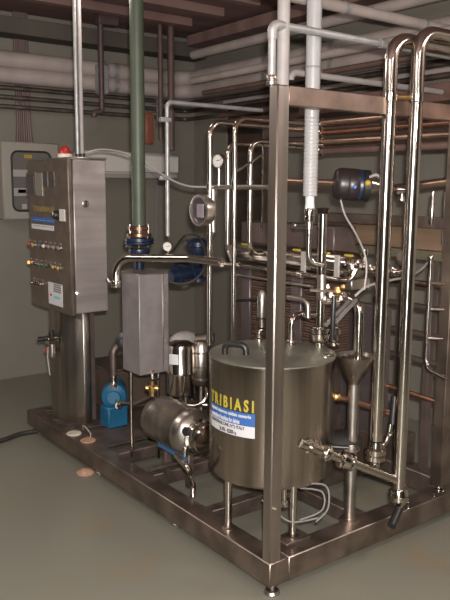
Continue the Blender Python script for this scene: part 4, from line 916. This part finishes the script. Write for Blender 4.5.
# second brownish beam left of the tall pipes
q = P(326, 219, X=1.12); tag(obj('mid_rail', box(B(), 1.12, 1.16, .12, P(326, 219, X=1.12).y, P(360, 224, X=1.12).z, P(360, 214, X=1.12).z, .003), FRAMED), 'dark rail behind the tall pipe with the square head', 'rail')
XL = 1.23
lf = thing('ladder_frame', 'dark ladder like pipe rack at the back right with round rungs', 'rack', (XL+.02, .4, BT))
def yat(px, X=XL): return P(px, 300, X=X).y
obj('upright', box(B(), XL, XL+.04, yat(405), yat(397.5), BT, zt4, .002), LADD, lf)
obj('upright', box(B(), XL, XL+.04, yat(432), yat(426), BT, zt4, .002), LADD, lf)
obj('upright', box(B(), XL, XL+.04, yat(384), yat(377), BT, 1.82, .002), LADD, lf)
for py in (283, 306, 333, 359):
    z_ = P(410, py, X=XL).z; obj('rung', cyl(B(), (XL+.02, .12, z_), (XL+.02, yat(372), z_), .017, 12), LADD if py != 283 else WARM, lf)
a_ = W(431, 258, 2.95); pts = [a_, go(a_, 'z', py=368), W(446, 378, 2.9)]
dp = thing('drain_pipe', 'thin polished pipe dropping down the ladder rack and bending right', 'pipe', pts[1])
obj('tube', tube(B(), pts, wid(2.0, a_), .05, 12), STEEL, dp)
obj('union', collar(B(), a_, (0,0,1), wid(3, a_), .02), STEEL, dp)
for py in (283, 309, 338):
    q = go(a_, 'z', py=py); obj('branch', cyl(B(), q, q+RT*.07+Vector((0,0,-.003)), .006, 8), STEEL, dp)
tag(obj('copper_line', tube(B(), [P(330, 367, X=1.1), P(447, 405, X=1.1)], .0125, 0, 12), COPPER), 'upper copper pipe crossing behind the tall pipes to the right post', 'pipe')
t_ = thing('copper_stub', 'lower copper pipe leaving the tank side behind the funnel leg', 'pipe', W(335, 396, 2.85))
obj('tube', tube(B(), [W(335, 396, 2.85), W(391, 413, 2.95)], .0125, 0, 12), COPPER, t_); obj('union', collar(B(), W(337, 396.5, 2.85), RT, .02, .025), BRASS, t_)
# lilac steel cabinet behind the funnel
XC = 1.06; yc1 = P(340, 360, X=XC).y; yc0 = P(384, 360, X=XC).y
hc_ = thing('machine_housing', 'smooth lilac grey steel housing behind the funnel', 'housing', (XC+.05, (yc0+yc1)/2, BT))
obj('panel', box(B(), XC, XC+.05, yc0, yc1+.35, P(360, 430, X=XC).z, P(360, 303, X=XC).z, .008), LILAC, hc_)
obj('plinth', box(B(), XC+.005, XC+.045, yc0+.01, yc1+.33, BT-.014, P(360, 430, X=XC).z, .003), BROWN, hc_)
obj('trim_strip', box(B(), XC-.004, XC+.0, yc0+.004, yc0+.012, P(360, 420, X=XC).z, P(360, 310, X=XC).z), STEELD, hc_)
# black round lid low behind valve
q = W(343, 434, 2.9); tag(obj('motor_hood', lathe(B(), q-Vector((0,0,.06)), (0,0,1), [(.07, 0), (.08, .01), (.08, .045), (.06, .06), (0, .065)], 28, False), RUBBER), 'dark low round motor hood behind the outlet ball valve', 'motor')
tag(obj('low_beam', box(B(), SX-.1, SX, .35, 1.5, BT+.0, .30, .005), FRAMED), 'dark steel box lying along the back beam behind the right tall pipe', 'box')
